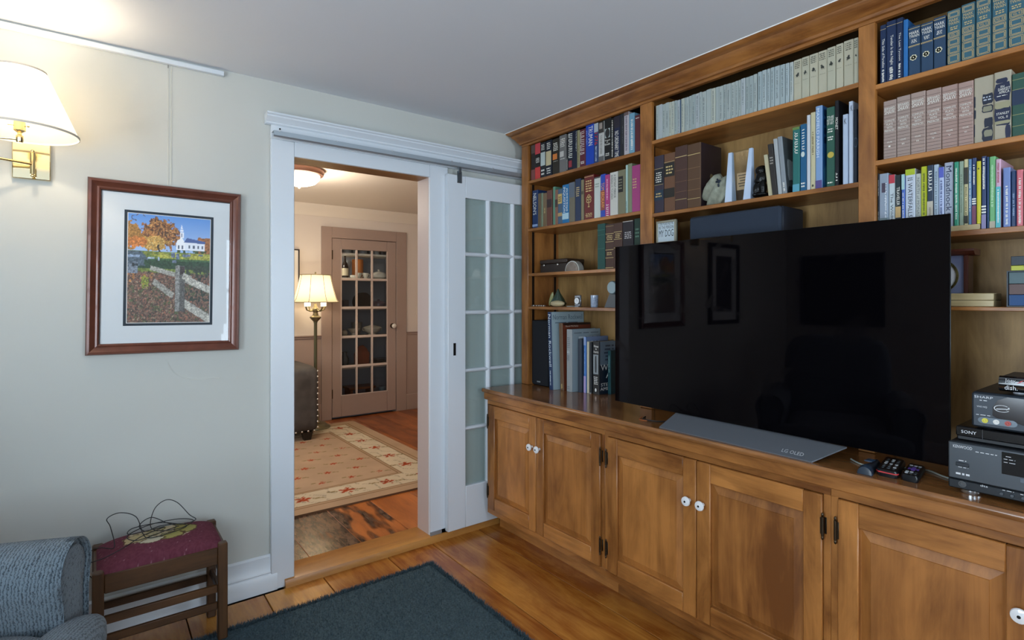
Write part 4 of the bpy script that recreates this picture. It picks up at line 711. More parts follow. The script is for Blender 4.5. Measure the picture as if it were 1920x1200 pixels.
# tall books standing on the worktop, left bay
z=ZC+.0004
sp=thing('bookshelf_speaker',(2.2,2.51,z),'black box loudspeaker at the left end of the worktop','speaker')
B(2.112,2.30,2.414,2.566,z,1.222,c=.003).build('cabinet_body',mat('15161a',.5),sp); B(2.10,2.1115,2.416,2.564,z+.004,1.219,c=.004).build('grille',mat('14171e',.9,bump=.5,bscale=900),sp)
B(2.098,2.1005,2.487,2.516,z+.02,z+.028,c=.0004).build('badge',mat('c8ccd0',.3,.8),sp)
PH='worktop books'
book(2.056,2.349,.029,z,.443,.26,'27395a',[('v','Norman Rockwell',.2,.85,.3,.97,'d8e2e8'),('d',.3,.6,.06,.25,'d8e2e8')],'tallest blue-spined art book with pale cover on the worktop','book',PH,lean=-.008,cover='9fb4bc',coverdeco=[('t','Norman Rockwell',.04,.96,.90,.965,'5a6c78'),('l',1,.04,.9,.85,.872,'5a6c78')],rough=.4)
book(2.093,2.296,.028,z,.380,.225,'6a4f38',[('d',.3,.7,.03,.1,'c9b27a')],'brown atlas with reddish cover beside the tallest art book','book',PH,lean=-.006,cover='6e3422',coverdeco=[('t','Rand McNally',.1,.55,.935,.965,'d0c4b4'),('b',.97,1,'2a1a14')],rough=.4)
book(2.094,2.231,.042,z,.348,.225,'93989a',[('l',6,.1,.7,.7,.88,'6a6e72'),('l',2,.1,.6,.62,.66,'d0d4d6'),('l',4,.1,.6,.5,.59,'6a6e72'),('l',2,.15,.6,.04,.1,'6a6e72')],'wide grey book with grey-blue cover on the worktop','book',PH,cover='8fa0aa',coverdeco=[('l',1,.05,.95,.93,.955,'5c6870'),('l',1,.15,.9,.84,.9,'c8d0d4')],rough=.4)
book(2.128,2.184,.027,z,.296,.17,'343c48',[],'dark slate book between the grey and blue books on worktop','book',PH)
book(2.143,2.158,.0165,z,.308,.176,'3f76c0',[('b',.0,.3,'b0a0d0'),('b',.85,1,'8fa4cc'),('d',.3,.6,.35,.8,'a8c4e8')],'slim bright blue book on the worktop','book',PH,cover='7488ac',coverdeco=[('l',1,.2,.6,.9,.94,'b8c4dc')],rough=.35)
book(2.146,2.1385,.0145,z,.283,.16,'c4bea8',[],'thin cream book beside the black photo-spined book','book',PH)
book(2.149,2.1225,.0155,z,.281,.16,'2a2c30',[('b',.0,.02,'8a8a8a')],'thin black book beside the black photo-spined book','book',PH)
book(2.158,2.088,.046,z,.287,.162,'15171a',[('t','Witness',.15,.9,.885,.93,'e8e8e4'),('t','to',.4,.65,.84,.87,'e8e8e4'),('t','America',.12,.92,.78,.825,'e8e8e4'),('r',.1,.9,.38,.75,'8c9498'),('p',[(.35,.4,.65,.73)],'3c4044'),('l',5,.15,.85,.18,.34,'e0e0dc'),('e','oval',.5,.08,.14,'e0e0dc')],'black book with photo panel and white lettering on worktop','book',PH,cover='1c2838',coverdeco=[('b',.55,1,'6a7c8c'),('l',5,.2,.95,.62,.95,'3c4858'),('t','Wit',.05,.6,.45,.56,'e8e8e4'),('t','A',.3,.6,.3,.42,'e8e8e4'),('t','STEPHEN',.05,.98,.15,.21,'e8e8e4'),('t','AMBROSE',.02,.98,.07,.13,'e8e8e4')],rough=.35)
book(2.215,2.045,.02,z,.236,.1,'1f4a50',[('d',.3,.7,.5,.9,'8ab0b0')],'short dark teal book next to the television edge','book',PH,cover='14323a')
book(2.17,2.015,.022,z,.262,.14,'24303a',[],'dark book half hidden behind the television edge','book',PH) if 0 else None
# ================================================================= television and equipment
tv=thing('television',(1.9,1.09,ZC),'large black flat television standing on the wooden worktop','television')
tm,nt,p=newmat('oled_screen'); p.inputs['Base Color'].default_value=(.0012,.0011,.0018,1); p.inputs['Roughness'].default_value=.06; p.inputs['Specular IOR Level'].default_value=.24; p.inputs['Specular Tint'].default_value=(1,.82,.78,1); p.inputs['IOR'].default_value=1.45
tcn=nt.nodes.new('ShaderNodeTexCoord'); nzn=nt.nodes.new('ShaderNodeTexNoise'); nzn.inputs['Scale'].default_value=5.0; nzn.inputs['Detail'].default_value=6; nzn.inputs['Distortion'].default_value=2.5
rpn=nt.nodes.new('ShaderNodeValToRGB'); rpn.color_ramp.elements[0].position=.55; rpn.color_ramp.elements[0].color=(.03,.03,.03,1); rpn.color_ramp.elements[1].position=.8; rpn.color_ramp.elements[1].color=(.2,.2,.2,1)
nt.links.new(tcn.outputs['Object'],nzn.inputs['Vector']); nt.links.new(nzn.outputs['Fac'],rpn.inputs['Fac']); nt.links.new(rpn.outputs['Color'],p.inputs['Roughness'])
B(1.8815,1.8865,.4705,1.699,.885,1.5865,c=.0008).build('housing',mat('2c3032',.3,.9),tv)
B(1.8800,1.8814,.4715,1.698,.886,1.5855).build('screen',tm,tv)
B(1.8868,1.925,.62,1.55,.89,1.18,c=.006).build('rear_box',mat('18181a',.5),tv)
M_ALU=mat('666a70',.42,.35,bump=.05,bscale=500,name='brushed_aluminium')
MB().loft([[(1.800,.803,ZC+.0003),(1.800,.803,ZC+.004),(1.8865,.735,.882),(1.8865,.735,.878)],[(1.800,1.392,ZC+.0003),(1.800,1.392,ZC+.004),(1.8865,1.375,.884),(1.8865,1.375,.880)]]).build('stand',M_ALU,tv,smooth=False)
B(1.8870,2.05,.85,1.27,ZC+.0003,.905,c=.006).build('stand_rear',mat('28292c',.5),tv)
MB().text('LG OLED',(1.810,.905,ZC+.0115),(0,-.07,0),(.012,0,.0082)).build('lettering',mat('b8bcc0',.4),tv,smooth=False,recalc=False)
M_BLK=mat('17191d',.45,bump=.05,bscale=800,name='black_plastic'); M_GUN=mat('4a5056',.34,.55,name='gunmetal_fascia'); M_LET=mat('d4d8dc',.5,name='printed_white')
def lab(parent,t,X,y1,y0,z0,z1,m=M_LET,nm='lettering'): MB().text(t,(X-.0006,y1,z0),(0,-(y1-y0),0),(0,0,z1-z0)).build(nm,m,parent,smooth=False,recalc=False)
def dash(parent,X,y1,y0,z,h=.002,m=M_LET):
    q=MB(); y=y1
    while y>y0: e=max(y-random.uniform(.004,.012),y0); q.rect((X-.0006,0,0),(0,1,0),(0,0,1),e,y,z,z+h); y=e-.003
    q.build('lettering',m,parent,smooth=False,recalc=False,kind='stuff')
RY0,RY1=.022,.462; z0=ZC+.0125
rc=thing('audio_receiver',(1.98,.24,ZC),'grey audio receiver at the bottom of the equipment stack','receiver')
B(1.845,2.18,RY0,RY1,z0,.968,c=.003).build('case',M_BLK,rc)
B(1.830,1.8445,RY0-.001,RY1+.001,.869,.968,c=.003).build('fascia',M_GUN,rc); B(1.831,1.8445,RY0-.001,RY1+.001,z0,.8685,c=.003).build('lower_fascia',mat('2a2f34',.35,.5),rc)
for y in (.42,.065):
    for x in (1.862,2.15): MB().lathe([(.024,0),(.025,.004),(.025,.011),(.020,.012)],(x,y,ZC+.0003),24).build('foot',mat('b4b8bc',.2,1),rc)
B(1.8286,1.8299,.05,.353,.906,.962,c=.0005).build('display_window',mat('0c0f12',.05,spec=.8),rc)
B(1.8286,1.8299,.06,.318,.893,.903,c=.0003).build('display_strip',mat('5a6470',.3,.3),rc)
lab(rc,'KENWOOD',1.830,.452,.412,.952,.960); dash(rc,1.830,.405,.362,.949,.0018)
B(1.8275,1.8299,.418,.446,.905,.915,c=.0015).build('power_button',mat('2b3036',.35,.4),rc); dash(rc,1.830,.440,.424,.919,.002); dash(rc,1.830,.441,.42,.9015,.0015); dash(rc,1.830,.446,.416,.882,.005)
jk=MB().lathe([(.0085,0),(.0085,-.003),(.0055,-.003),(.0050,-.001)],(1.831,.432,.868-.0095),18,axis='x').build('headphone_socket',mat('6a737a',.25,.9),rc)
lab(rc,'dts',1.831,.3955,.3805,.862,.8675)
q=MB()
for k,y in enumerate((.353,.333,.312,.292,.27)): MB().lathe([(.0045,0),(.0045,-.004),(.0036,-.0055),(.0005,-.0055)],(1.831,y,.8555),14,axis='x').build('button',M_GUN,rc)
dash(rc,1.831,.352,.33,.864,.0015); dash(rc,1.831,.318,.262,.8625,.0015); dash(rc,1.8286,.345,.335,.951,.0012); dash(rc,1.8286,.349,.327,.944,.0012); dash(rc,1.8286,.349,.327,.936,.0012)
sn=thing('disc_player',(1.97,.25,.9685),'slim black disc player lying on the audio receiver','disc player'); zz0=.9687
B(1.862,2.10,.045,.452,zz0,zz0+.030,c=.003).build('case',M_BLK,sn); B(1.852,1.8615,.045,.452,zz0+.012,zz0+.0385,c=.003).build('front_panel',mat('101114',.12,spec=.6),sn); B(1.862,2.10,.045,.452,zz0+.0305,zz0+.0385,c=.003).build('lid',mat('101114',.2),sn)
B(1.8508,1.8518,.395,.396,zz0+.013,zz0+.037).build('seam',mat('303438',.4),sn)
lab(sn,'SONY',1.852,.440,.408,zz0+.021,zz0+.029)
vz=zz0+.0392
vc=thing('video_recorder',(1.97,.23,vz),'dark blue-grey video recorder resting on the slim disc player','video recorder')
B(1.862,2.14,.03,.418,vz+.004,vz+.096,c=.003).build('case',M_BLK,vc); B(1.850,1.8615,.03,.418,vz+.004,vz+.096,c=.005).build('front_panel',mat('2f3842',.4,.2),vc)
for y in (.39,.06): MB().lathe([(.012,0),(.012,.004)],(1.89,y,vz),14).build('foot',M_BLK,vc)
MB().prism([(.375,vz+.040),(.366,vz+.034),(.33,vz+.028),(.30,vz+.02),(.25,vz+.012),(.03,vz+.012),(.03,vz+.045),(.29,vz+.045),(.315,vz+.090),(.345,vz+.091),(.365,vz+.080),(.374,vz+.062)],'x',1.848,1.8499).build('gloss_panel',mat('1a1418',.12,spec=.6),vc)
MB().prism([(.305,vz+.088),(.283,vz+.048),(.05,vz+.048),(.05,vz+.088)],'x',1.8476,1.8484).build('cassette_flap',mat('3a444e',.35,.2),vc)
B(1.8468,1.8475,.1,.262,vz+.052,vz+.084,c=.0003).build('display_window',mat('4c5a68',.2),vc)
lab(vc,'SHARP',1.850,.412,.374,vz+.081,vz+.087); dash(vc,1.850,.401,.384,vz+.0745,.002); lab(vc,'VHS HQ',1.850,.407,.386,vz+.056,vz+.061); dash(vc,1.850,.408,.376,vz+.0365,.0015)
MB().prism([(.392+.012*math.cos(t) if math.cos(t)>0 else .338+.012*math.cos(t),vz+.0245+.0085*math.sin(t)) for t in [6.283*i/24 for i in range(24)]],'x',1.8465,1.8475).build('socket_plate',mat('5a646c',.3,.6),vc)
for y,c in ((.389,'d8d040'),(.3665,'e0e0dc'),(.344,'b04038')):
    MB().lathe([(.0062,0),(.0062,-.004),(.0042,-.004),(.004,-.002),(.0018,-.002),(.0018,-.005),(.0003,-.005)],(1.8465,y,vz+.0245),16,axis='x').build('av_socket',mat(c,.35),vc)
q=MB()
for t0 in (0,): q.flat((1.8473,.356,vz+.060),(0,-.016,0),(0,0,.009),[(math.cos(t)*s,math.sin(t)*s) for s in (1,.88) for t in [6.283*i/24 for i in range(24)]],[(i,(i+1)%24,24+(i+1)%24,24+i) for i in range(3,22)])
q.flat((1.8473,.356,vz+.060),(0,-.016,0),(0,0,.009),[(-.7,-.35),(.55,-.1),(.5,.1),(-.7,-.1),(.95,.1),(.5,-.3),(.85,.6)],[(0,1,2,3),(1,4,6),(5,4,2)]); q.build('emblem',M_LET,vc,smooth=False,recalc=False)
dash(vc,1.8478,.30,.26,vz+.030,.0022,mat('9aa4ac',.5))
jz=vz+.0965
jy=thing('receiver_box',(1.94,.26,jz),'small glossy black receiver box on top of the equipment stack','receiver')
B(1.862,2.0,.12,.362,jz+.010,jz+.046,c=.003).build('case',M_BLK,jy)
MB().prism([(1.861,jz+.008),(1.852,jz+.012),(1.847,jz+.028),(1.852,jz+.044),(1.861,jz+.047)],'y',.12,.363).build('front_panel',mat('0b0b0e',.06,spec=.7),jy)
for y in (.33,.16): MB().lathe([(.014,0),(.014,.0098)],(1.90,y,jz),14).build('foot',mat('b8bcc4',.4),jy)
MB().text('Joey',(1.8465,.350,jz+.031),(0,-.02,0),(0,0,.011)).build('lettering',M_LET,jy,smooth=False,recalc=False)
MB().flat((1.8465,.328,jz+.031),(0,-.016,0),(0,0,.011),[(0,0),(.3,.2),(.9,.9),(.5,.7),(.8,.2),(1,.3)],[(0,1,2,3),(1,4,5)]).build('emblem',mat('c84048',.4),jy,smooth=False,recalc=False)
MB().text('dish.',(1.8470,.351,jz+.014),(0,-.025,0),(.0004,0,.011)).build('lettering',M_LET,jy,smooth=False,recalc=False)
# remotes
rm=thing('voice_remote',(1.84,.66,ZC),'slate blue wedge-ended remote, leftmost of the three handsets','remote')
MB().loft([[(x,yc+wv*math.cos(t),ZC+.0005+hh*max(0,math.sin(t))) for t in [math.pi*i/14 for i in range(15)]] for x,yc,wv,hh in [(1.80,.655,.019,.004),(1.803,.655,.020,.022),(1.812,.6555,.020,.028),(1.83,.657,.017,.026),(1.87,.66,.014,.022),(1.93,.668,.013,.02)]]).build('body',mat('202c3a',.35),rm)
MB().prism([(.645+.011*math.cos(t),ZC+.030+.002*math.sin(t)) for t in [6.283*i/16 for i in range(16)]],'x',1.834,1.862).xf(Matrix.Translation((0,.012,.004))).build('cap',mat('2e4054',.35),rm)
def remote(name,x0,x1,y0,y1,skew,h,label,red,col):
    r=thing(name,((x0+x1)/2,(y0+y1)/2,ZC),label,'remote')
    def W_(u,v,zv): x=x0+(x1-x0)*u; return (x,y1+(y0-y1)*v+skew*u,ZC+.0005+zv)
    rings=[]
    for u,i in [(0,.14),(.02,.06),(.07,0),(.93,0),(.98,.06),(1,.14)]:
        rings.append([W_(u,i,h*.25),W_(u,i+.05,0),W_(u,1-i-.05,0),W_(u,1-i,h*.25),W_(u,1-i,h*.7),W_(u,1-i-.06,h),W_(u,i+.06,h),W_(u,i,h*.7)])
    MB().loft(rings).build('body',mat('14171b',.3),r)
    if red: MB().loft([[W_(u,i-.01,h*.55),W_(u,1-i+.01,h*.55),W_(u,1-i+.01,h*.72),W_(u,i-.01,h*.72)] for u,i in [(-.012,.13),(.02,.05),(.07,-.01)]]).build('rim',mat('c03a3c',.35),r)
    bm=MB()
    for a in range(7):
        for b in range(3):
            if not red and 1<a<4 and b==1: continue
            u=.16+.11*a; v=.25+.25*b; p0=W_(u,v,h); bm.lathe([(.0045,0),(.0042,.0015),(.0005,.0018)],p0,10)
    bm.build('buttons',mat('cfd3d6' if red else '3a3e44',.4),r) if 0 else None
    for a in range(7):
        for b in range(3):
            if not red and 1<a<5: continue
            u=.16+.11*a; v=.25+.25*b; MB().lathe([(.0045,0),(.0042,.0012),(.0005,.0016)],W_(u,v,h),8).build('button',mat(random.choice(['cfd3d6','30353a','4a5056','30353a']),.4),r)
    return r,W_
r2,_=remote('television_remote',1.828,1.99,.578,.634,.03,.020,'black handset with a red front rim, middle of three remotes',True,0)
r3,W3=remote('streaming_remote',1.832,1.97,.530,.573,.022,.019,'small black handset with purple button cross, rightmost remote',False,0)
q=MB(); q.add([W3(u,v,.0205) for u,v in [(.4,.2),(.48,.38),(.36,.4),(.36,.62),(.48,.62),(.4,.82),(.58,.82),(.54,.62),(.68,.6),(.68,.4),(.54,.38),(.58,.2)]],[tuple(range(12))]); q.build('direction_pad',mat('7a5ac8',.5),r3,smooth=False)
def cable(pts,r,m,label,name='cable'):
    P=[Vector(p) for p in pts]; out=[]
    for i in range(len(P)-1):
        a,b,c,d=P[max(i-1,0)],P[i],P[i+1],P[min(i+2,len(P)-1)]
        for k in range(8):
            t=k/8; out.append(.5*((2*b)+(c-a)*t+(2*a-5*b+4*c-d)*t*t+(3*b-a-3*c+d)*t**3))
    out.append(P[-1]); return MB().tube(out,r,6).build(name,m,label=label,cat='cable')
cable([(1.93,.74,ZC+.004),(1.90,.70,ZC+.003),(1.905,.66,ZC+.003),(1.95,.62,ZC+.003),(1.99,.56,ZC+.003),(1.96,.51,ZC+.003),(1.95,.49,ZC+.003)],.0025,mat('9aa29a',.5),'thin pale cable on the worktop behind the remotes')
cable([(1.91,1.55,ZC+.004),(1.87,1.53,ZC+.003),(1.86,1.50,ZC+.004),(1.88,1.46,ZC+.003),(1.92,1.43,ZC+.003)],.003,mat('141416',.5),'black cable bunched beside the television stand')
cable([(1.90,1.56,ZC+.003),(1.856,1.54,ZC+.002),(1.853,1.51,ZC+.002),(1.87,1.49,ZC+.003)],.0016,mat('b06030',.5),'thin orange wire at the left of the television stand')
# centre speaker and sign above the television
cs_=thing('centre_speaker',(2.14,1.28,1.60),'long dark blue-grey centre speaker above the television','speaker')
zA=1.6045
B(XS+.035,2.27,1.045,1.45,zA,1.7095,c=.004).build('cabinet_body',mat('252c38',.6),cs_); B(XS+.012,XS+.0345,1.045,1.45,zA+.001,1.7085,c=.008).build('grille',mat('2b3442',.95,bump=.4,bscale=900),cs_)
# bracket shelf the speaker and sign rest on, hidden behind the television
shelf(.7555,1.6685,1.604)
sg=thing('framed_sign',(XS+.03,1.575,1.6045),'small framed white sign with black capitals left above the television','sign')
xf=XS+.018; y1,y0,za,zb=1.634,1.524,1.605,1.712
for a,b,c,d in [(y0,y0+.010,za,zb),(y1-.010,y1,za,zb),(y0+.010,y1-.010,zb-.010,zb),(y0+.010,y1-.010,za,za+.010)]: B(xf,xf+.014,a,b,c,d,c=.002).build('frame_bar',mat('9a9684',.45,.2),sg)
B(xf+.004,xf+.012,y0+.010,y1-.010,za+.010,zb-.010).build('sign_panel',mat('c6d4dc',.6),sg)
for t,a,b,c,d in [('LORD PLEASE HELP ME',1.618,1.540,.100-.018,.100-.006),('BE THE PERSON',1.619,1.539,.064,.078),('MY DOG',1.619,1.539,.028,.060),('THINKS I AM',1.612,1.546,.012,.022)][:3]: lab(sg,t,xf+.004,a,b,za+c+.004,za+d+.004,mat('30363c',.6))
# ornaments on the middle shelf
z=1.7495+.0005
ic=MB(); 
def rockf(p):
    x,y,zq=p; nrm=Vector((x-2.12,y-1.330,zq-1.80)); s=1+.35*(fbm(np.array(x*38+3),np.array(y*38+zq*31),4)-.47); s*=1+.12*math.sin(y*120+zq*90)
    return (2.12+(x-2.12)*s,1.330+(y-1.330)*s,max(z,1.80+(zq-1.80)*s))
ic.rbox((2.12,1.330,1.808),(.035,.062,.066),2.6,40,28,rockf); rk=ic.build('rock_specimen',mat('8d9080',.85,bump=.7,bscale=120,var=.25,vscale=40),label='rough grey-green rock with a crystal pocket on the middle shelf',cat='rock',ang=80)
cr=MB()
for k in range(14):
    a=random.uniform(0,6.28); r_=random.uniform(0,.016); c=(2.082,1.305+r_*math.cos(a),1.842+r_*1.3*math.sin(a)); cr.lathe([(.004,0),(.005,.004),(.0002,.012)],(0,0,0),6).v[-18:]
    cr.v[-18:]=[(c[0]-v[2]*.8,c[1]+v[0],c[2]+v[1]) for v in cr.v[-18:]]
cr.build('crystals',mat('3c4450',.15,.3),rk,ang=5)
aw=thing('glass_award',(2.12,1.21,z),'tall clear glass award with tapered edges on the middle shelf','award')
gm,nt,p=newmat('award_glass'); p.inputs['Base Color'].default_value=(.95,.98,1,1); p.inputs['Roughness'].default_value=.03; p.inputs['Transmission Weight'].default_value=1; p.inputs['IOR'].default_value=1.3
em_=mat('bcd0ea',.12,spec=.8,name='bevelled_glass_edge')
xa=XS+.012; ht=.203
MB().loft([[(xa,1.245,z),(xa,1.178,z),(xa+.035,1.178,z),(xa+.035,1.245,z)],[(xa,1.243,z+ht),(xa,1.158,z+ht),(xa+.012,1.158,z+ht),(xa+.012,1.243,z+ht)]]).build('glass_block',glass('award_clear',(.93,.95,.95),.05),aw,smooth=False)
MB().add([(xa-.001,1.277,z),(xa-.001,1.245,z),(xa+.034,1.245,z),(xa+.034,1.277,z),(xa-.001,1.260,z+ht),(xa-.001,1.245,z+ht),(xa+.012,1.245,z+ht),(xa+.012,1.260,z+ht)],[(0,1,5,4),(1,2,6,5),(2,3,7,6),(3,0,4,7),(4,5,6,7),(3,2,1,0)]).build('bevel',em_,aw,smooth=False)
MB().add([(xa-.001,1.196,z),(xa-.001,1.164,z),(xa+.034,1.164,z),(xa+.034,1.196,z),(xa-.001,1.170,z+ht),(xa-.001,1.158,z+ht),(xa+.012,1.158,z+ht),(xa+.012,1.170,z+ht)],[(0,1,5,4),(1,2,6,5),(2,3,7,6),(3,0,4,7),(4,5,6,7),(3,2,1,0)]).build('bevel',em_,aw,smooth=False)
B(xa+.036,xa+.038,1.197,1.244,z+.05,z+.12).build('plaque',mat('d0aa7c',.45),aw)
q=MB()
for k in range(5): q.rect((xa+.0355,0,0),(0,1,0),(0,0,1),1.203+.004*(k%2),1.238-.004*(k%3),z+.108-.011*k,z+.112-.011*k)
q.build('engraving',mat('5a4a34',.6),aw,smooth=False,recalc=False)
fg=MB(); fx=2.10; fy=1.130
for c,h in [((fx,fy,z+.012),(.03,.032,.012)),((fx,fy+.003,z+.040),(.024,.026,.034)),((fx-.004,fy-.004,z+.078),(.022,.022,.03)),((fx-.006,fy,z+.108),(.019,.020,.018)),((fx-.012,fy+.012,z+.034),(.018,.012,.026)),((fx-.012,fy-.014,z+.04),(.014,.011,.034)),((fx-.016,fy+.004,z+.066),(.012,.016,.012)),((fx-.014,fy+.014,z+.012),(.018,.012,.010)),((fx+.004,fy,z+.122),(.015,.017,.008))]: fg.ball(c,h,14,10)
fo=fg.build('bronze_statuette',mat('141414',.22,.6,bump=.5,bscale=120),label='small dark bronze statuette of a huddled figure on the middle shelf',cat='statuette')
md=fo.modifiers.new('fuse','REMESH'); md.mode='VOXEL'; md.voxel_size=.0025; md.use_smooth_shade=True
# ornaments, left bay
z=1.5029+.0005
lb=thing('lock_box',(2.17,2.39,z),'dark brown lidded box with two brass catches, third shelf of left bay','box')
wbx=mat('2e211a',.4,bump=.1,bscale=80)
B(2.122,2.26,2.28,2.515,z,z+.052,c=.003).build('box_body',wbx,lb); B(2.120,2.262,2.278,2.517,z+.0525,z+.077,c=.004).build('lid',mat('33251c',.38),lb)
for y in (2.475,2.355): MB().ball((2.118,y,z+.045),(.004,.007,.007),10,8).build('catch',mat('d8d4c8',.25,.9),lb)
B(2.15,2.17,2.46,2.49,z+.0775,z+.081,c=.001).build('top_plate',mat('c8ccd0',.3,.8),lb)
pw=thing('glass_dome',(2.10,2.19,z),'half-round faceted glass paperweight in front of the dark box','paperweight')
MB().prism([(2.196+.056*math.cos(t),z+.056*math.sin(t)) for t in [math.pi*i/20 for i in range(21)]],'x',2.082,2.118).build('rim',mat('a9aaa4',.3,.3),pw)
MB().prism([(2.196+.049*math.cos(t),z+.001+.049*math.sin(t)) for t in [math.pi*i/16 for i in range(17)]],'x',2.0790,2.0818).build('face',mat('8a7c70',.12,.5,bump=.8,bscale=30),pw)
z=1.304+.0005
ng=thing('glass_ornament',(2.11,2.35,z),'green and amber glass shell ornament, fourth shelf of left bay','ornament')
MB().lathe([(.0005,0),(.055,.004),(.062,.02),(.048,.042),(.020,.075),(.006,.100),(.0005,.104)],(2.12,2.352,z),22,sx=.6).build('green_glass',mat('23382a',.08,spec=.8,coat=.5),ng)
MB().ball((2.095,2.33,z+.018),(.022,.058,.018),20,12).build('pearl_shell',mat('b8a884',.3,bump=.5,bscale=60),ng)
MB().ball((2.10,2.405,z+.045),(.008,.014,.04),12,10,lambda p:(p[0],p[1]-(p[2]-z)*.35,p[2])).build('amber_glass',mat('8a8a58',.15,spec=.7),ng)
q=MB(); 
bdn=thing('bead_strand',(2.09,2.48,z),'short strand of pale beads lying at the shelf edge','beads')
for k in range(11): MB().ball((2.084+.004*math.sin(k*.5),2.545-.0125*k,z+.0046),.0045,10,8).build('bead',mat('c8c0b4' if k%2 else '5a4a44',.3),bdn)
ck=thing('desk_clock',(2.105,2.17,z),'tiny silver desk clock with white dial, fourth shelf of left bay','clock')
B(2.098,2.112,2.148,2.194,z+.004,z+.066,c=.004).build('case',mat('8f949a',.25,.8),ck); MB().lathe([(.021,0),(.021,-.004),(.018,-.0045)],(2.098,2.170,z+.034),24,axis='x').build('bezel',mat('2a2e34',.3,.8),ck)
MB().lathe([(.0175,0),(.0175,-.0008),(.0003,-.0008)],(2.0933,2.170,z+.034),24,axis='x').build('dial',mat('dfe2e4',.4),ck)
MB().rect((2.0921,2.170,z+.034),(0,1,0),(0,0,1),-.0006,.0006,0,.011).rect((2.0921,2.170,z+.034),(0,1,0),(0,0,1),-.009,0,-.0006,.0006).build('hands',mat('16181a',.5),ck,smooth=False,recalc=False)
B(2.09,2.12,2.155,2.187,z,z+.005,c=.001).build('foot',mat('a9aeb4',.25,.8),ck)
MB().lathe([(.0005,0),(.022,.002),(.024,.006),(.0005,.007)],(2.09,2.215,z),20).build('coin_dish',mat('c8ccc4',.3,.5),label='small round silver token lying beside the tiny desk clock',cat='token')
cg=thing('shot_glass',(2.10,2.043,z),'small patterned blue glass tumbler, fourth shelf of left bay','glass')
MB().lathe([(.017,.0),(.019,.004),(.0215,.064),(.0195,.064),(.0175,.010),(.0005,.009)],(2.10,2.043,z),22,cap=False).build('tumbler',mat('8f9cb0',.1,spec=.8,var=.35,vscale=90),cg)
ws=thing('medallion_sculpture',(2.11,1.925,z),'pewter sculpture holding a round silver medallion by the television','ornament')
MB().loft([[(2.10,1.972,z),(2.10,1.86,z),(2.14,1.86,z),(2.14,1.972,z)],[(2.105,1.962,z+.03),(2.105,1.87,z+.03),(2.135,1.87,z+.03),(2.135,1.962,z+.03)],[(2.11,1.945,z+.072),(2.11,1.89,z+.072),(2.13,1.89,z+.072),(2.13,1.945,z+.072)]]).build('base',mat('555a5e',.4,.6,bump=.4,bscale=70),ws)
MB().lathe([(.0005,-.008),(.030,-.008),(.034,-.004),(.034,.004),(.0005,.006)],(2.105,1.919,z+.103),26,axis='x',cap=False).build('medallion',mat('7c9098',.4,.5,bump=.6,bscale=60),ws)
# right bay, fourth shelf: clock, box, stack of small books
z=1.326+.0005
bx_=thing('wooden_case',(2.15,.52,z),'pale wooden hinged case lying on the lower right shelf','box'); pp=wood('pale_birch','b09a6c','d2c094','y')
B(2.112,2.20,.425,.66,z,z+.0185,c=.0015).build('case_bottom',pp,bx_); B(2.112,2.20,.425,.66,z+.0195,z+.040,c=.0015).build('case_lid',pp,bx_); B(2.1125,2.1995,.4255,.6595,z+.0184,z+.0196).build('joint',mat('5a4c30',.8),bx_)
kz=z+.0405
mc=thing('mantel_clock',(2.17,.58,kz),'mahogany mantel clock with round dial beside the television edge','clock')
WM=wood('mahogany','2e120a','5c2a18','z')
B(2.140,2.195,.491,.503,kz,kz+.118,c=.001).build('side_post',WM,mc); B(2.140,2.195,.657,.669,kz,kz+.118,c=.001).build('side_post',WM,mc)
B(2.15,2.195,.503,.657,kz,kz+.118).build('face_plate',mat('8890b4',.35,.3),mc)
MB().prism([(2.138,kz+.118),(2.130,kz+.124),(2.126,kz+.128),(2.122,kz+.130),(2.122,kz+.137),(2.197,kz+.137),(2.197,kz+.118)],'y',.474,.685).build('cornice',WM,mc)
MB().lathe([(.056,0),(.056,-.006),(.050,-.007),(.049,-.002)],(2.15,.572,kz+.055),36,axis='x',cap=False).build('bezel',mat('c0b070',.2,1),mc); MB().lathe([(.049,0),(.0005,-.0008)],(2.149,.572,kz+.055),36,axis='x',cap=False).build('dial',mat('dfe4ea',.4),mc)
MB().rect((2.1475,.572,kz+.055),(0,1,0),(0,0,1),-.001,.001,0,.034).rect((2.1475,.572,kz+.055),(0,1,0),(0,0,1),-.024,0,-.001,.001).build('hands',mat('16181a',.5),mc,smooth=False,recalc=False)
def flatbook(y0,y1,z0,z1,col,label,decos=(),x0=2.105,dep=.15):
    q=B(x0,x0+.004,y0,y1,z0,z1,c=.001); t=.002; q.box(x0+.004,x0+dep,y0,y1,z0,z0+t).box(x0+.004,x0+dep,y0,y1,z1-t,z1); r=q.build('book',hexm(col,.4),label=label,cat='book',group='small stack of books on the lower right shelf')
    B(x0+.004,x0+dep-.004,y0+.003,y1-.003,z0+t,z1-t).build('page_block',PAGE,r)
    deco_parts(r,(x0,y1,z0),(0,-(y1-y0),0),(0,0,z1-z0),(-1,0,0),decos,y1-y0,z1-z0); return r
sc=thing('slipcase',(2.17,.28,z),'dark slipcase standing open at the front on the lower right shelf','slipcase')
sy0,sy1=.17,.394
MB().box(2.098,2.26,sy1-.003,sy1,z,z+.104).box(2.098,2.26,sy0,sy0+.003,z,z+.104).box(2.098,2.26,sy0+.003,sy1-.003,z,z+.003).box(2.098,2.26,sy0+.003,sy1-.003,z+.101,z+.104).build('shell',mat('1c2630',.4),sc)
flatbook(sy0+.0035,sy1-.0035,z+.0034,z+.035,'1f4a7c','blue book lowest in the dark slipcase',[('b',.05,.95,'1f4a7c'),('r',.2,.23,.03,.97,'c8c08c'),('r',.28,.31,.03,.97,'c8c08c'),('l',2,.45,.6,.2,.8,'a8bcd4')])
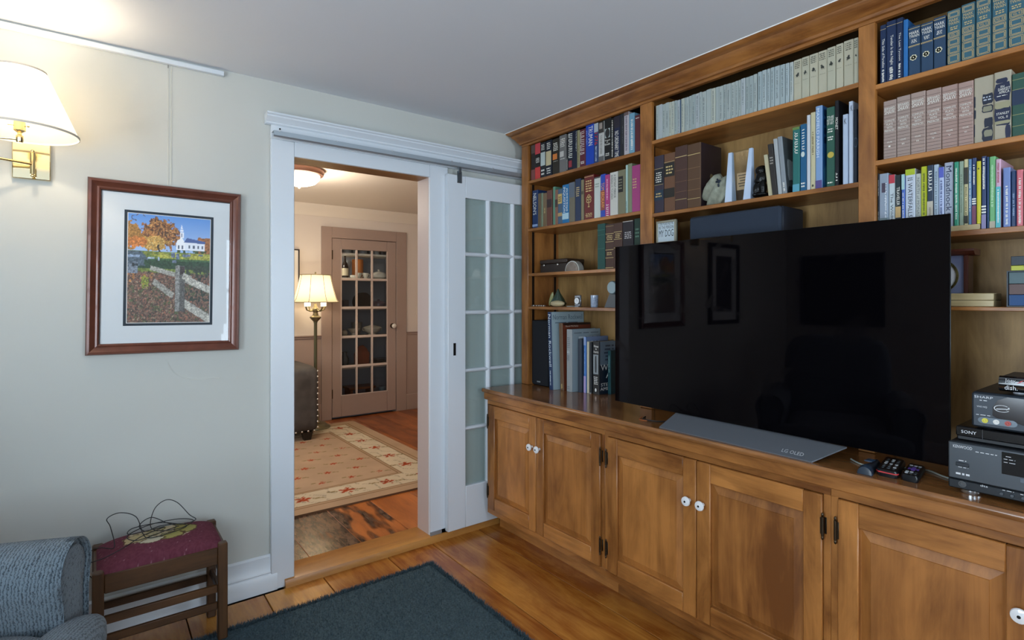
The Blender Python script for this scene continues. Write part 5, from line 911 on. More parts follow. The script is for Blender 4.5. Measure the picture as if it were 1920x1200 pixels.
flatbook(sy0+.0035,sy1-.0035,z+.0356,z+.066,'5c4440','mauve brown book second in the dark slipcase',[('r',.2,.22,.03,.97,'c8b48c'),('r',.26,.28,.03,.97,'c8b48c')])
flatbook(sy0+.0035,sy1-.0035,z+.0666,z+.1005,'4c6468','grey teal book uppermost in the dark slipcase')
flatbook(.17,.386,z+.1045,z+.119,'b8bc3c','yellow book lying on the dark slipcase',[('t','TWAIN',.12,.55,.2,.85,'202428')])
flatbook(.17,.386,z+.1195,z+.146,'26303a','charcoal book on top of the small stack',[('t','7',.2,.27,.3,.75,'a8b0b8')])
# ================================================================= framed picture
FX0,FX1,FZ0,FZ1=-.033,.509,1.126,1.8205
pc=thing('framed_picture',((FX0+FX1)/2,YB-.02,FZ0),'brown framed autumn photograph of a white church on the wall','picture')
RT=Matrix.Translation(((FX0+FX1)/2,0,(FZ0+FZ1)/2))@Matrix.Rotation(math.radians(.7),4,'Y')@Matrix.Translation((-(FX0+FX1)/2,0,-(FZ0+FZ1)/2))
WFx=mat('64382a',.3,.15,var=.15,vscale=20,coat=.2,name='mahogany_frame'); fw=.043; yw=YB-.002
fp=[(0,yw),(0,yw-.020),(.004,yw-.026),(.012,yw-.027),(.018,yw-.022),(.030,yw-.016),(.036,yw-.018),(fw-.003,yw-.016),(fw,yw-.012),(fw,yw)]
def bar(a,b,c,d): # corners outer->inner, mitred
    q=MB(); 
    def P(e,t,i): # along outer edge end, inset t
        return e
    return q
CX=[(FX0,FZ0),(FX1,FZ0),(FX1,FZ1),(FX0,FZ1)]; IN=[(1,1),(-1,1),(-1,-1),(1,-1)]
for k in range(4):
    (xa,za),(xb,zb)=CX[k],CX[(k+1)%4]; ia,ib=IN[k],IN[(k+1)%4]
    MB().loft([[(xa+ia[0]*t,y,za+ia[1]*t) for t,y in fp],[(xb+ib[0]*t,y,zb+ib[1]*t) for t,y in fp]]).xf(RT).build('frame_bar',WFx,pc)
B(FX0+fw,FX1-fw,yw-.010,yw-.004,FZ0+fw,FZ1-fw).xf(RT).build('mat_board',mat('d4d8da',.8),pc)
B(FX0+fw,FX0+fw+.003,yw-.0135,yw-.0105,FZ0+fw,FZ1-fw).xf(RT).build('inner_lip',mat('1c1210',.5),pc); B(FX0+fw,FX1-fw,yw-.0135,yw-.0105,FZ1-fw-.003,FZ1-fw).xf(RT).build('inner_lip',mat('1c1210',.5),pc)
ix0=FX0+fw; iw=FX1-FX0-2*fw; iz0=FZ0+fw; ih=FZ1-FZ0-2*fw
px0,px1,pz0,pz1=ix0+.165*iw,ix0+.862*iw,iz0+.115*ih,iz0+.885*ih
B(px0,px1,yw-.0108,yw-.0101,pz0,pz1).xf(RT).build('inner_mat',mat('26323c',.8),pc)
B(px0+.010,px1-.010,yw-.0113,yw-.0109,pz0+.010,pz1-.010).xf(RT).build('mat_bevel',mat('d8d8d4',.8),pc)
px0+=.0125;px1-=.0125;pz0+=.0125;pz1-=.0125
nu,nv=150,200
def paint(u,v):
    c=np.zeros((len(u),3)); 
    def put(m,col,k=1.0): 
        col=np.array(col,float); m=np.asarray(m,float)[:,None]*k; c[:]=c*(1-m)+col*m
    n1=fbm(u*9,v*9,5,1); n2=fbm(u*30,v*34,4,5); n3=fbm(u*60,v*70,3,9); n4=vnoise(u*110,v*120,3)
    sky=v; c[:]=np.stack([.42-.30*(v-.6)/.4*1.0,.56-.26*(v-.6)/.4,.80-.12*(v-.6)/.4],1)
    # right hand distant trees
    put((v<.72+.05*n1*2+.05*(u>.84)*1)&(u>.8),(.42,.16,.05)); 
    # ground
    put(v<.665,(.20,.26,.05)); put((v<.66)&(v>.60)&(u>.35)&(n1>.42),(.50,.48,.08)); put((v<.60)&(v>.55),(.06,.14,.05)); put((v<.57+.02*n1)&(v>.5),(.03,.075,.035))
    put((v<.655)&(v>.62)&(n2>.55)&(u<.5),(.35,.33,.05))
    # church: gable front, nave, roof, steeple
    put((u>.57)&(u<.93)&(v>.685)&(v<.765),(.82,.84,.90)); put((u>.57)&(u<.68)&(v>.685)&(v<.765+.055*(1-np.abs(u-.625)/.055)),(.90,.90,.92))
    put((u>.665)&(u<.94)&(v>.765-(u-.665)*.03)&(v<.812-(u-.665)*.12)&(u-.665>(v-.765)*.9),(.07,.12,.32))
    for w_ in (.735,.79,.845,.90): put((np.abs(u-w_)<.011)&(v>.705)&(v<.74),(.10,.12,.18))
    for w_ in (.60,.645): put((np.abs(u-w_)<.009)&(v>.70)&(v<.735),(.10,.12,.18))
    put((np.abs(u-.635)<.027)&(v>.80)&(v<.86),(.86,.87,.92)); put((np.abs(u-.635)<.02)&(v>.86)&(v<.885),(.80,.82,.9)); put((np.abs(u-.635)<.016*(1-(v-.885)/.05))&(v>.885)&(v<.935),(.78,.80,.9)); put((np.abs(u-.635)<.006)&(v>.815)&(v<.85),(.2,.22,.3))
    put((u>.55)&(u<.95)&(v>.66)&(v<.69)&(n2>.4),(.05,.09,.03))
    # trees
    d=np.hypot((u-.36)/.225,(v-.83)/.145)+.9*(n2-.45); put(d<1,(.33,.12,.04)); put((d<.95)&(n3>.5),(.52,.22,.06)); put((d<.9)&(n4>.72),(.70,.36,.12)); put((d<.95)&(n3<.36),(.13,.06,.03))
    d=np.hypot((u-.30)/.16,(v-.735)/.07)+.8*(n2-.45); put(d<1,(.62,.34,.07)); put((d<.9)&(n4>.65),(.78,.55,.2))
    d=np.hypot((u-.04)/.13,(v-.80)/.12)+.9*(n2-.45); put(d<1,(.45,.22,.05)); d=np.hypot((u-.08)/.14,(v-.74)/.05)+.8*(n2-.45); put(d<1,(.70,.24,.05))
    put((np.abs(u-.36-.01*np.sin(v*60))<.012)&(v>.655)&(v<.73),(.07,.045,.03))
    put((u<.2)&(v>.93)&(np.abs(vnoise(u*14,v*30,2)-.5)<.06),(.16,.10,.09))
    # wall and gravestones
    put((u<.24)&(v<.66)&(v>.52)&(n1<.55),(.10,.14,.18)); put((u<.14)&(v<.625)&(v>.60),(.35,.45,.62))
    for a,b,w_,h_ in ((.535,.635,.025,.035),(.59,.625,.018,.045),(.68,.635,.03,.02),(.73,.64,.02,.02),(.88,.645,.03,.014),(.36,.595,.013,.03),(.55,.575,.025,.018),(.27,.60,.04,.015)): put((np.abs(u-a)<w_)&(np.abs(v-b)<h_*.6),(.16,.2,.3) if a>.5 else (.5,.6,.75))
    # foreground leaves
    g=v<.50+.05*(n1-.5)-.06*(u>.5)*0; lf=np.stack([.09+.20*n3,.055+.12*n3,.04+.08*n3],1); m=(v<.46+.08*(n1-.4)); c[m]=lf[m]
    put(m&(n4>.70),(.34,.13,.08)); put(m&(n4<.22),(.025,.03,.03)); put(m&(n3>.62)&(u<.6),(.42,.30,.20)); put(m&(n2>.58)&(n4>.4)&(v<.36),(.10,.12,.05)); put(m&(n2>.6)&(v>.35)&(u<.3),(.50,.22,.06)); put((np.hypot((u-.2)/.045,(v-.37)/.06)+1.6*(n3-.4)<1)&(n4>.35),(.32,.38,.05))
    put(m&(u>.68)&(n2<.42)&(v>.2),(.03,.045,.03)); put((v<.545)&(v>.45)&(u>.7)&(n2<.6),(.04,.06,.035)); put((u<.12)&(v<.56)&(v>.45)&(n2>.42),(.22,.26,.32)); put((u<.12)&(v<.55)&(v>.45)&(n2<.40),(.02,.025,.03))
    # split rail fence
    gr=.22+.30*n3+.18*(n4-.5)
    def rail(x0,y0,x1,y1,w_,k=1):
        L_=math.hypot(x1-x0,y1-y0); t=((u-x0)*(x1-x0)+(v-y0)*(y1-y0))/L_**2; dd=np.abs((u-x0)*(y1-y0)-(v-y0)*(x1-x0))/L_
        mm=(t>0)&(t<1)&(dd<w_*(1+.3*(n2-.5))); c[mm]=np.stack([gr*1.25*k,gr*1.2*k,gr*1.05*k],1)[mm]
    rail(.26,.51,.56,.45,.022); rail(.3,.385,.54,.25,.03,.85); rail(.64,.43,1.02,.305,.034,1.25); rail(.66,.19,1.05,.0,.04,1.15)
    mm=(u>.565)&(u<.685)&(v>.10)&(v<.535+.01*n3); c[mm]=np.stack([gr*.75*np.where(u<.62,1.1,.45)]*3,1)[mm]*np.array([1.0,.98,.92]); put((u>.62)&(u<.68)&(v>.44)&(v<.53)&(n2>.45),(.05,.03,.03)); rail(.655,.445,.76,.41,.03,1.25)
    k=((v<.66)|(c[:,0]>c[:,2]*1.6)); c[k]*=(.40+.85*vnoise(u*75,v*95,12)*(.5+vnoise(u*150,v*190,13)))[k][:,None]
    return np.clip(c,0,1)
uu,vv=np.meshgrid(np.linspace(0,1,nu+1),np.linspace(0,1,nv+1)); cols=paint(uu.ravel(),vv.ravel())
MB().sheet(lambda a,b:(px0+(px1-px0)*a,yw-.0116,pz0+(pz1-pz0)*b),nu,nv).xf(RT).build('photograph',vcol_mat('photo_print',.35),pc,cols=cols,smooth=False,recalc=False)
B(FX0+fw-.002,FX1-fw+.002,yw-.0150,yw-.0140,FZ0+fw-.002,FZ1-fw+.002).xf(RT).build('glazing',glass('picture_glass',(1,1,1),.035),pc)
for x in (.238,.249): MB().tube([(x,YB-.003,2.331),(x-.0005,YB-.003,2.0),(x-.001,YB-.003,FZ1-.003)],.0007,5).build('hanging_cord',mat('d8d8cc',.5),pc)
MB().tube([(.2376,YB-.004,2.331),(.2376,YB-.006,2.322),(.2376,YB-.004,2.318)],.0012,6).build('hook',mat('4a4238',.4,.8),pc)
cable([(.235,YB-.003,1.085),(.25,YB-.003,1.05),(.29,YB-.003,1.015),(.35,YB-.003,1.0),(.40,YB-.003,1.005),(.43,YB-.003,1.0)],.0006,mat('d8d8d0',.5),'thin loose pale wire on the wall below the picture','loose_wire')
# second picture left of the wall lamp and a painting, seen in the television's reflection
def plain_pic(name,c,w_,h_,axis,frame,matc,imgc,label,f=.035):
    t=thing(name,c,label,'picture')
    def bx(a,b,d0,d1,z0,z1,nm,m,ch=.002):
        (B(c[0]+a,c[0]+b,c[1]-d1,c[1]-d0,c[2]+z0,c[2]+z1,c=ch) if axis=='x' else B(c[0]+d0,c[0]+d1,c[1]+a,c[1]+b,c[2]+z0,c[2]+z1,c=ch)).build(nm,m,t)
    for a,b,z0,z1 in [(-w_/2,-w_/2+f,0,h_),(w_/2-f,w_/2,0,h_),(-w_/2+f,w_/2-f,0,f),(-w_/2+f,w_/2-f,h_-f,h_)]: bx(a,b,.001,.026,z0,z1,'frame_bar',frame)
    bx(-w_/2+f,w_/2-f,.004,.010,f,h_-f,'mat_board',matc,0); g=.16*w_ if matc!=imgc else .0; bx(-w_/2+f+g,w_/2-f-g,.0105,.0115,f+g,h_-f-g,'image',imgc,0)
plain_pic('framed_print',(-.62,YB-.0005,1.13),.46,.70,'x',mat('1c1210',.4),mat('cfd2d2',.8),mat('2c2a2c',.6,var=.6,vscale=9),'dark framed print left of the wall lamp, reflected in the television')
plain_pic('dark_painting',(XL+.0005,2.2,1.1),.72,.66,'y',mat('141010',.5),mat('20201e',.7,var=.7,vscale=7),mat('20201e',.7,var=.7,vscale=7),'large dark painting on the left wall, reflected in the television')
# ================================================================= wall lamp
wl=thing('wall_lamp',(-.19,YB-.003,1.79),'brass swing-arm wall lamp with glowing white shade at upper left','lamp')
BR=mat('e6cf98',.14,1,name='polished_brass')
B(-.2475,-.1385,YB-.018,YB-.0005,1.792,1.930,c=.003).build('backplate',mat('eedfb8',.1,1),wl)
MB().tube([(-.188,2.655,1.805),(-.188,2.655,1.885)],.0075,14).ball((-.188,2.655,1.89),.006,12,8).ball((-.188,2.655,1.80),.006,12,8).build('pivot_post',BR,wl); B(-.196,-.180,2.658,2.688,1.83,1.86,c=.002).build('bracket',BR,wl)
MB().tube([(-.19,2.652,1.842),(-.47,2.53,1.846)],.0048,10).build('arm',BR,wl); MB().tube([(-.47,2.53,1.83),(-.47,2.53,1.895)],.007,12).build('elbow',BR,wl); MB().tube([(-.47,2.53,1.885),(-.206,2.45,1.884)],.0048,10).build('arm',BR,wl)
LX,LY=-.206,2.45
MB().lathe([(.008,1.872),(.010,1.876),(.010,1.895),(.006,1.898),(.006,1.905),(.016,1.912),(.016,1.94),(.012,1.944),(.012,1.955)],(LX,LY,0),18).build('socket',BR,wl)
MB().tube([(LX-.03,LY,1.928),(LX+.02,LY-.002,1.93)],.0018,6).ball((LX+.022,LY-.002,1.93),.004,8,6).build('switch_key',BR,wl)
MB().lathe([(.010,1.955),(.013,1.965),(.026,1.995),(.028,2.012),(.020,2.032),(.0005,2.040)],(LX,LY,0),18).build('bulb',emit('bulb_glow','fff0d8',9),wl)
sh=MB(); R0,R1,Z0,Z1=.158,.070,1.908,2.113; sg_=48; pr=[(R0,Z0),(R0+(R1-R0)*.25,Z0+(Z1-Z0)*.25),(R0+(R1-R0)*.5,Z0+(Z1-Z0)*.5),(R0+(R1-R0)*.75,Z0+(Z1-Z0)*.75),(R1,Z1)]
sh.lathe(pr,(LX,LY,0),sg_,cap=False); so=sh.build('shade',shade_mat('linen_shade','f6efe2',.6),wl,recalc=False)
for r_,z_ in ((R0,Z0),(R1,Z1)): MB().lathe([(r_+.001,z_-.003),(r_+.001,z_+.004),(r_-.001,z_+.004),(r_-.001,z_-.003),(r_+.001,z_-.003)],(LX,LY,0),sg_,cap=False).build('shade_trim',mat('cfc6b8',.8),so)
point('wall_lamp_light',(LX,LY,2.055),PW_LAMP,(1,.82,.58),.02)
# ================================================================= stool with needlepoint cushion and a tangle of cable
WD=wood('dark_oak','2e1b0c','5e3d1f','x',.45); WDz=wood('dark_oak_upright','2e1b0c','5e3d1f','z',.45)
sX0,sX1,sY0,sY1,sZ=-.0145,.404,2.352,2.645,.398
stl_=thing('footstool',(.195,2.5,0),'dark oak footstool with burgundy needlepoint seat beside the doorway','stool')
for x in (sX0,sX1-.034):
    for y in (sY0,sY1-.034): B(x,x+.034,y,y+.034,.036 if x>.2 and y<2.5 else 0,sZ+.008,c=.004).build('leg',WDz,stl_)
for y in (sY0+.004,sY1-.028): B(sX0+.034,sX1-.034,y,y+.024,.328,.394,c=.003).build('apron',WD,stl_)
for x in (sX0+.004,sX1-.028): B(x,x+.024,sY0+.034,sY1-.034,.328,.394,c=.003).build('apron',WD,stl_)
for y in (sY0+.010,sY1-.026):
    for a,b in ((.218,.247),(.154,.181)): B(sX0+.034,sX1-.034,y,y+.014,a,b,c=.002).build('stretcher',WD,stl_)
for x in (sX0+.010,sX1-.024):
    for a,b in ((.27,.298),(.18,.206)): B(x,x+.014,sY0+.034,sY1-.034,a,b,c=.002).build('stretcher',WD,stl_)
nx,ny=110,80; u,v=np.meshgrid(np.linspace(0,1,nx+1),np.linspace(0,1,ny+1)); u=u.ravel();v=v.ravel()
n=fbm(u*14,v*10,4,3); nn=vnoise(u*90,v*64,6); base=np.stack([.115+.05*nn,.028+.02*nn,.045+.025*nn],1)
fl_=vnoise(u*160,v*120,8)>.96; base[fl_]=(.30,.17,.19)
d=np.hypot((u-.5)/.30,(v-.56)/.30)+.55*(n-.45); m=d<1; leaf=np.stack([.42+.35*(n-.4),.33+.3*(n-.4),.2+.2*(n-.4)],1); base[m]=np.clip(leaf,0.02,1)[m]*(0.85+.3*nn[m])[:,None]
pet=np.sin(np.arctan2(v-.56,(u-.5))*9+n*9); m2=m&(pet>.55); base[m2]=(.56,.47,.33); m3=m&(pet<-.72); base[m3]=(.16,.15,.05)
for cx_,cy_,rx,ry,c_ in ((.72,.55,.10,.16,(.34,.30,.10)),(.58,.38,.11,.10,(.36,.32,.11)),(.42,.36,.12,.10,(.52,.48,.36)),(.30,.52,.10,.14,(.5,.40,.22))):
    dd=np.hypot((u-cx_)/rx,(v-cy_)/ry)+.8*(n-.45); base[dd<1]=c_; base[(dd<1.05)&(dd>.93)]=(.10,.06,.03)
cu=MB().sheet(lambda a,b:(sX0+.012+(sX1-sX0-.024)*a,sY0+.008+(sY1-sY0-.016)*b,.392+.052*(max(0,1-abs(2*a-1)**3.2)*max(0,1-abs(2*b-1)**3.0))**.5),nx,ny)
cu.build('cushion',vcol_mat('needlepoint',.95,.6,500,.1),stl_,cols=np.clip(base,0,1),recalc=False)
bk=mat('101012',.5)
cp=[(-.05,2.56,.33),(-.02,2.53,.42),(.01,2.50,.44),(.05,2.46,.445),(.04,2.52,.50),(.03,2.55,.525),(.07,2.56,.535),(.12,2.55,.51),(.14,2.50,.455),(.16,2.47,.447),(.22,2.47,.449),(.28,2.50,.449),(.27,2.55,.447),(.20,2.57,.449),(.15,2.54,.451),(.13,2.55,.475),(.17,2.57,.49),(.22,2.56,.46),(.25,2.52,.452),(.21,2.49,.455),(.12,2.46,.452),(.09,2.51,.458),(.16,2.56,.465),(.26,2.57,.462),(.31,2.53,.456),(.25,2.48,.455),(.17,2.53,.458),(.18,2.59,.51),(.22,2.61,.535),(.26,2.60,.52),(.30,2.57,.47),(.32,2.55,.452),(.27,2.52,.456),(.20,2.57,.462),(.11,2.57,.462),(.10,2.52,.458),(.21,2.52,.460),(.14,2.49,.455),(.08,2.44,.445),(.02,2.42,.43),(-.03,2.43,.42)]
cable(cp,.0016,bk,'thin black cable tangled on top of the burgundy footstool','tangled_cable')
cable([(-.045,2.60,.36),(-.035,2.672,.30),(.012,2.672,.2),(-.03,2.672,.1),(-.04,2.66,.012)],.0016,bk,'black cable hanging behind the footstool','hanging_cable')
# ================================================================= armchair
fm,nt,p=newmat('blue_grey_chenille'); p.inputs['Roughness'].default_value=.95; p.inputs['Specular IOR Level'].default_value=.15; p.inputs['Sheen Weight'].default_value=.25
N=nt.nodes.new; L=nt.links.new; tc=N('ShaderNodeTexCoord')
def wv(sc,s3):
    q=N('ShaderNodeMapping'); q.inputs['Scale'].default_value=s3; L(tc.outputs['Object'],q.inputs['Vector']); n=N('ShaderNodeTexNoise'); n.inputs['Scale'].default_value=sc; n.inputs['Detail'].default_value=3; L(q.outputs[0],n.inputs['Vector']); return n
def rib(sc,s3,dirn):
    q=N('ShaderNodeMapping'); q.inputs['Rotation'].default_value=(0,0,math.radians(-ACR)); L(tc.outputs['Object'],q.inputs['Vector'])
    t=N('ShaderNodeTexWave'); t.bands_direction=dirn; t.inputs['Scale'].default_value=sc; t.inputs['Distortion'].default_value=5; t.inputs['Detail'].default_value=3; t.inputs['Detail Scale'].default_value=3; L(q.outputs[0],t.inputs['Vector']); return t
ra_=rib(38,0,'X'); nb=wv(1,(330,330,330)); nc=wv(1,(45,45,45)); mx=N('ShaderNodeMath'); mx.operation='MULTIPLY_ADD'; mx.inputs[1].default_value=.42; L(ra_.outputs['Fac'],mx.inputs[0]); L(nb.outputs['Fac'],mx.inputs[2])
hf=N('ShaderNodeMath'); hf.operation='MULTIPLY_ADD'; hf.inputs[1].default_value=.45; L(nc.outputs['Fac'],hf.inputs[0]); L(mx.outputs[0],hf.inputs[2])
rp=N('ShaderNodeValToRGB'); rp.color_ramp.elements[0].position=.58; rp.color_ramp.elements[1].position=1.0; rp.color_ramp.elements[0].color=lin('252f38'); rp.color_ramp.elements[1].color=lin('68757e'); L(hf.outputs[0],rp.inputs['Fac']); L(rp.outputs['Color'],p.inputs['Base Color'])
bu=N('ShaderNodeBump'); bu.inputs['Strength'].default_value=.9; bu.inputs['Distance'].default_value=.004; L(hf.outputs[0],bu.inputs['Height']); L(bu.outputs['Normal'],p.inputs['Normal'])
AC=thing('armchair',(ACX,ACY,0),'blue-grey upholstered armchair with rolled arms at lower left','armchair')
AM=Matrix.Translation((ACX,ACY,0))@Matrix.Rotation(math.radians(ACR),4,'Z')
def ab(m,nm,mm=fm): return m.xf(AM).build(nm,mm,AC,ang=80)
def armring(x,yc,s,zt,bulge=1): # closed outline in y,z
    pts=[]; hw=.088*s
    for t in [math.pi*(-.12+1.24*i/22) for i in range(23)]: pts.append((x,yc+hw*1.14*math.cos(t),zt-.098*s+.098*s*math.sin(t)))
    pts+= [(x,yc-hw*.92,zt-.20*s),(x,yc-hw*.9,.11),(x,yc+hw*.9,.11),(x,yc+hw*.92,zt-.20*s)]
    return pts
for sgn in (1,-1):
    yc=.40*sgn; rr=[(-.42,.86),(-.40,.97),(-.1,1.0),(.12,1.0),(.24,1.02),(.285,1.0),(.31,.93),(.318,.86),(.312,.80),(.295,.78)]
    ab(MB().loft([armring(x,yc,s,.670-.03*max(0,-x-.1)) for x,s in rr]),'arm')
    ab(MB().loft([[ (x,q[1],q[2]) for q in armring(x,yc,s,.650)] for x,s in [(.285,.80),(.302,.78),(.308,.70),(.309,.4)]]),'arm_front_panel')
ab(MB().rbox((.02,0,.21),(.30,.31,.11),8,32,12),'seat_base')
ab(MB().rbox((.05,0,.415),(.33,.305,.086),4.5,48,20),'seat_cushion')
ab(MB().rbox((.345,0,.405),(.085,.43,.085),2.8,48,20),'cushion_front')
ab(MB().rbox((-.34,0,.66),(.12,.36,.40),5,40,24,lambda p:(p[0]-.22*(p[2]-.45),p[1],p[2])),'backrest')
for x in (-.36,.26):
    for y in (-.38,.38): ab(MB().lathe([(.018,0),(.026,.11)],(x,y,0),14),'foot',WDz)
# ================================================================= dark rug on the near floor
rg=thing('shag_rug',(.75,1.4,0),'dark slate-blue shaggy rug on the pine floor','rug')
gx0,gx1,gy0,gy1=.16,1.345,.35,2.445
M_RUG=mat('46565d',.95,spec=.1,bump=.9,bscale=260,var=.35,vscale=120,name='slate_shag')
def rugz(a,b):
    x=gx0+(gx1-gx0)*a; y=gy0+(gy1-gy0)*b; e=min(x-gx0,gx1-x,y-gy0,gy1-y); return (x,y,.002+.016*min(1,(max(e,0)/.02))**.5+.004*(random.random()-.5)*(e>0))
MB().sheet(rugz,230,250).build('pile',M_RUG,rg,recalc=False)
tf=MB()
for k in range(42000):
    if k<34000: x=random.uniform(gx0,gx1+.004); y=random.uniform(1.2,gy1+.004)
    else:
        if random.random()<.5: x=gx1+random.uniform(-.012,.006); y=random.uniform(1.1,gy1)
        else: x=random.uniform(gx0,gx1); y=gy1+random.uniform(-.012,.006)
    h=random.uniform(.010,.026); a=random.uniform(0,6.28); w_=.0022; lx,ly=random.gauss(0,.006),random.gauss(0,.006); z0=.008
    i=len(tf.v); tf.v+=[(x-w_*math.cos(a),y-w_*math.sin(a),z0),(x+w_*math.cos(a),y+w_*math.sin(a),z0),(x+lx,y+ly,z0+h)]; tf.f.append((i,i+1,i+2))
tf.build('tufts',M_RUG,rg,kind='stuff',smooth=False,recalc=False)
# ================================================================= dining room
ax0,ax1,ay0,ay1=-.35,2.19,3.41,5.70; nx,ny=230,215
uu,vv=np.meshgrid(np.linspace(ax0,ax1,nx+1),np.linspace(ay0,ay1,ny+1)); X_=uu.ravel();Y_=vv.ravel()
e=np.minimum(np.minimum(X_-ax0,ax1-X_),np.minimum(Y_-ay0,ay1-Y_)); nz=fbm(X_*6,Y_*6,4,2); nf=vnoise(X_*90,Y_*90,4)
cl=np.tile(np.array([.42,.29,.19]),(len(X_),1))*(.85+.3*nz)[:,None]; bd=(e>.13)&(e<.36); cl[e<=.13]=(np.array([.40,.27,.17])*(.9+.25*nz[e<=.13])[:,None])
cl[bd]=np.array([.55,.46,.33])*(.88+.25*nz[bd])[:,None]
for t in (.13,.36,.10,.385): cl[np.abs(e-t)<.006]=(.22,.13,.06)
def flower(cx_,cy_,r_,col):
    dx,dy=X_-cx_,Y_-cy_; rr_=np.hypot(dx,dy); th=np.arctan2(dy,dx); m=(rr_<r_*(.72+.28*np.cos(th*5)))&(nf>.22); cl[m]=col; 
    m=(np.abs(dy+.3*dx)<.010)&(np.abs(dx)<r_*2.1)&(rr_>r_); cl[m]=(.26,.19,.09)
RD=(.33,.055,.018); rs=random.Random(3)
for i in range(9):
    for j in range(8):
        x=ax0+.52+.22*i+(.11 if j%2 else 0); y=ay0+.5+.20*j; 
        if x<ax1-.45 and y<ay1-.42: flower(x,y,.034,RD)
for i in range(8): flower(ax0+.245+.293*i,ay0+.245,.058,RD); flower(ax0+.245+.293*i,ay1-.245,.058,RD)
for j in range(7): flower(ax1-.245,ay0+.245+.30*j,.058,RD); flower(ax0+.245,ay0+.245+.30*j,.058,RD)
vn=bd&(np.abs(np.sin(X_*26+Y_*14)+np.sin(Y_*30-X_*9)*.6)<.16)&(nf>.3); cl[vn]=cl[vn]*.62
arug=MB().sheet(lambda a,b:(ax0+(ax1-ax0)*a,ay0+(ay1-ay0)*b,.0425),nx,ny); k0=len(arug.v)
ar=arug.build('patterned_rug',vcol_mat('wool_rug',.95,.5,350,.1),label='beige floral patterned rug on the dining room floor',cat='rug',cols=np.clip(cl,0,1),recalc=False,smooth=False)
B(ax0,ax1,ay0,ay1,.0302,.0420).build('backing',mat('6a4a30',.95),ar)
# flush ceiling light
clt=thing('ceiling_light',(1.258,4.406,2.30),'round glowing flush ceiling light in the dining room','ceiling light')
MB().lathe([(.185,2.3595),(.187,2.335),(.178,2.318),(.160,2.314)],(1.258,4.406,0),40).build('rim',mat('a87c68',.35,.5),clt)
MB().lathe([(.155,2.3135),(.150,2.285),(.120,2.255),(.07,2.238),(.012,2.232)],(1.258,4.406,0),40).build('glass_bowl',emit('opal_glow','fff1dc',PW_BOWL),clt)
MB().lathe([(.012,2.2315),(.008,2.225),(.010,2.218),(.0005,2.210)],(1.258,4.406,0),14).build('finial',mat('a88870',.3,.8),clt)
point('ceiling_light_glow',(1.258,4.406,2.16),PW_CEIL,(1,.87,.72),.12)
# floor lamp
fx,fy=1.765,5.62
flp=thing('floor_lamp',(fx,fy,.031),'brass floor lamp with flared cream shade beside the grey sofa','lamp'); BB=mat('8a8264',.35,.7,name='aged_brass')
MB().lathe([(.14,.0302),(.145,.045),(.14,.06),(.11,.075),(.10,.09),(.05,.10),(.035,.13),(.04,.16),(.028,.20),(.022,.30),(.018,.32)],(fx,fy,0),28).build('base',BB,flp)
MB().lathe([(.016,.32),(.016,1.10),(.022,1.12)],(fx,fy,0),18).build('pole',mat('6a6a50',.4,.6),flp)
MB().lathe([(.022,1.12),(.05,1.15),(.058,1.165),(.03,1.18),(.022,1.21),(.034,1.235),(.034,1.25),(.016,1.27),(.012,1.30)],(fx,fy,0),22).build('collar',BB,flp)
for k in range(4):
    a=.3+k*math.pi/2; MB().tube([(fx+.02*math.cos(a),fy+.02*math.sin(a),1.24),(fx+.06*math.cos(a),fy+.06*math.sin(a),1.225),(fx+.10*math.cos(a),fy+.10*math.sin(a),1.24),(fx+.11*math.cos(a),fy+.11*math.sin(a),1.275)],.008,8).build('arm',BB,flp)
    MB().lathe([(.014,1.275),(.014,1.30),(.018,1.34),(.010,1.37)],(fx+.11*math.cos(a),fy+.11*math.sin(a),0),12).build('bulb',emit('warm_bulb','ffe4b4',5),flp)
sp_=[(.228-.082*(t**.62),1.315+.275*t) for t in [i/10 for i in range(11)]]
fs=MB().lathe(sp_,(fx,fy,0),40,cap=False).build('shade',shade_mat('cream_silk_shade','eee4cc',.45),flp,recalc=False)
for k in range(8):
    a=.2+k*math.pi/4; MB().tube([(fx+(r_+.001)*math.cos(a),fy+(r_+.001)*math.sin(a),z_) for r_,z_ in sp_],.0022,5).build('shade_rib',mat('6a5a3c',.8),fs)
for r_,z_ in (sp_[0],sp_[-1]): MB().lathe([(r_+.002,z_-.004),(r_+.002,z_+.004),(r_-.001,z_+.004),(r_-.001,z_-.004),(r_+.002,z_-.004)],(fx,fy,0),40,cap=False).build('shade_trim',mat('8a7a54',.8),fs)
MB().lathe([(.004,1.55),(.004,1.60),(.010,1.61),(.0005,1.625)],(fx,fy,0),10).build('finial',BB,flp)
point('floor_lamp_light',(fx,fy,1.44),PW_FLOOR,(1,.84,.6),.04)
# sofa
SF=mat('4a4644',.75,bump=.4,bscale=160,var=.2,vscale=14,name='charcoal_upholstery')
sf=thing('sofa',(.8,5.5,.03),'charcoal tufted sofa with nailhead trim in the dining room','sofa')
def tuft(p): 
    return (p[0],p[1]+(.012*(abs(math.sin((p[2]-.1)*9.5))**.4*abs(math.sin((p[0])*12))**.4) if p[1]<5.2 else 0)*-1,p[2])
MB().rbox((1.52,5.52,.415),(.13,.385,.305),9,64,40,tuft).build('arm',SF,sf,ang=80); MB().rbox((-.02,5.52,.415),(.13,.385,.305),9,32,20).build('arm',SF,sf)
MB().rbox((.75,5.56,.25),(.64,.33,.12),8,32,12).build('seat_base',SF,sf); MB().rbox((.43,5.50,.43),(.31,.33,.085),5,32,14).build('seat_cushion',SF,sf); MB().rbox((1.07,5.50,.43),(.31,.33,.085),5,32,14).build('seat_cushion',SF,sf)
MB().rbox((.75,5.84,.52),(.64,.075,.34),6,32,16).build('backrest',SF,sf)
NH=mat('d8d4cc',.25,.9)
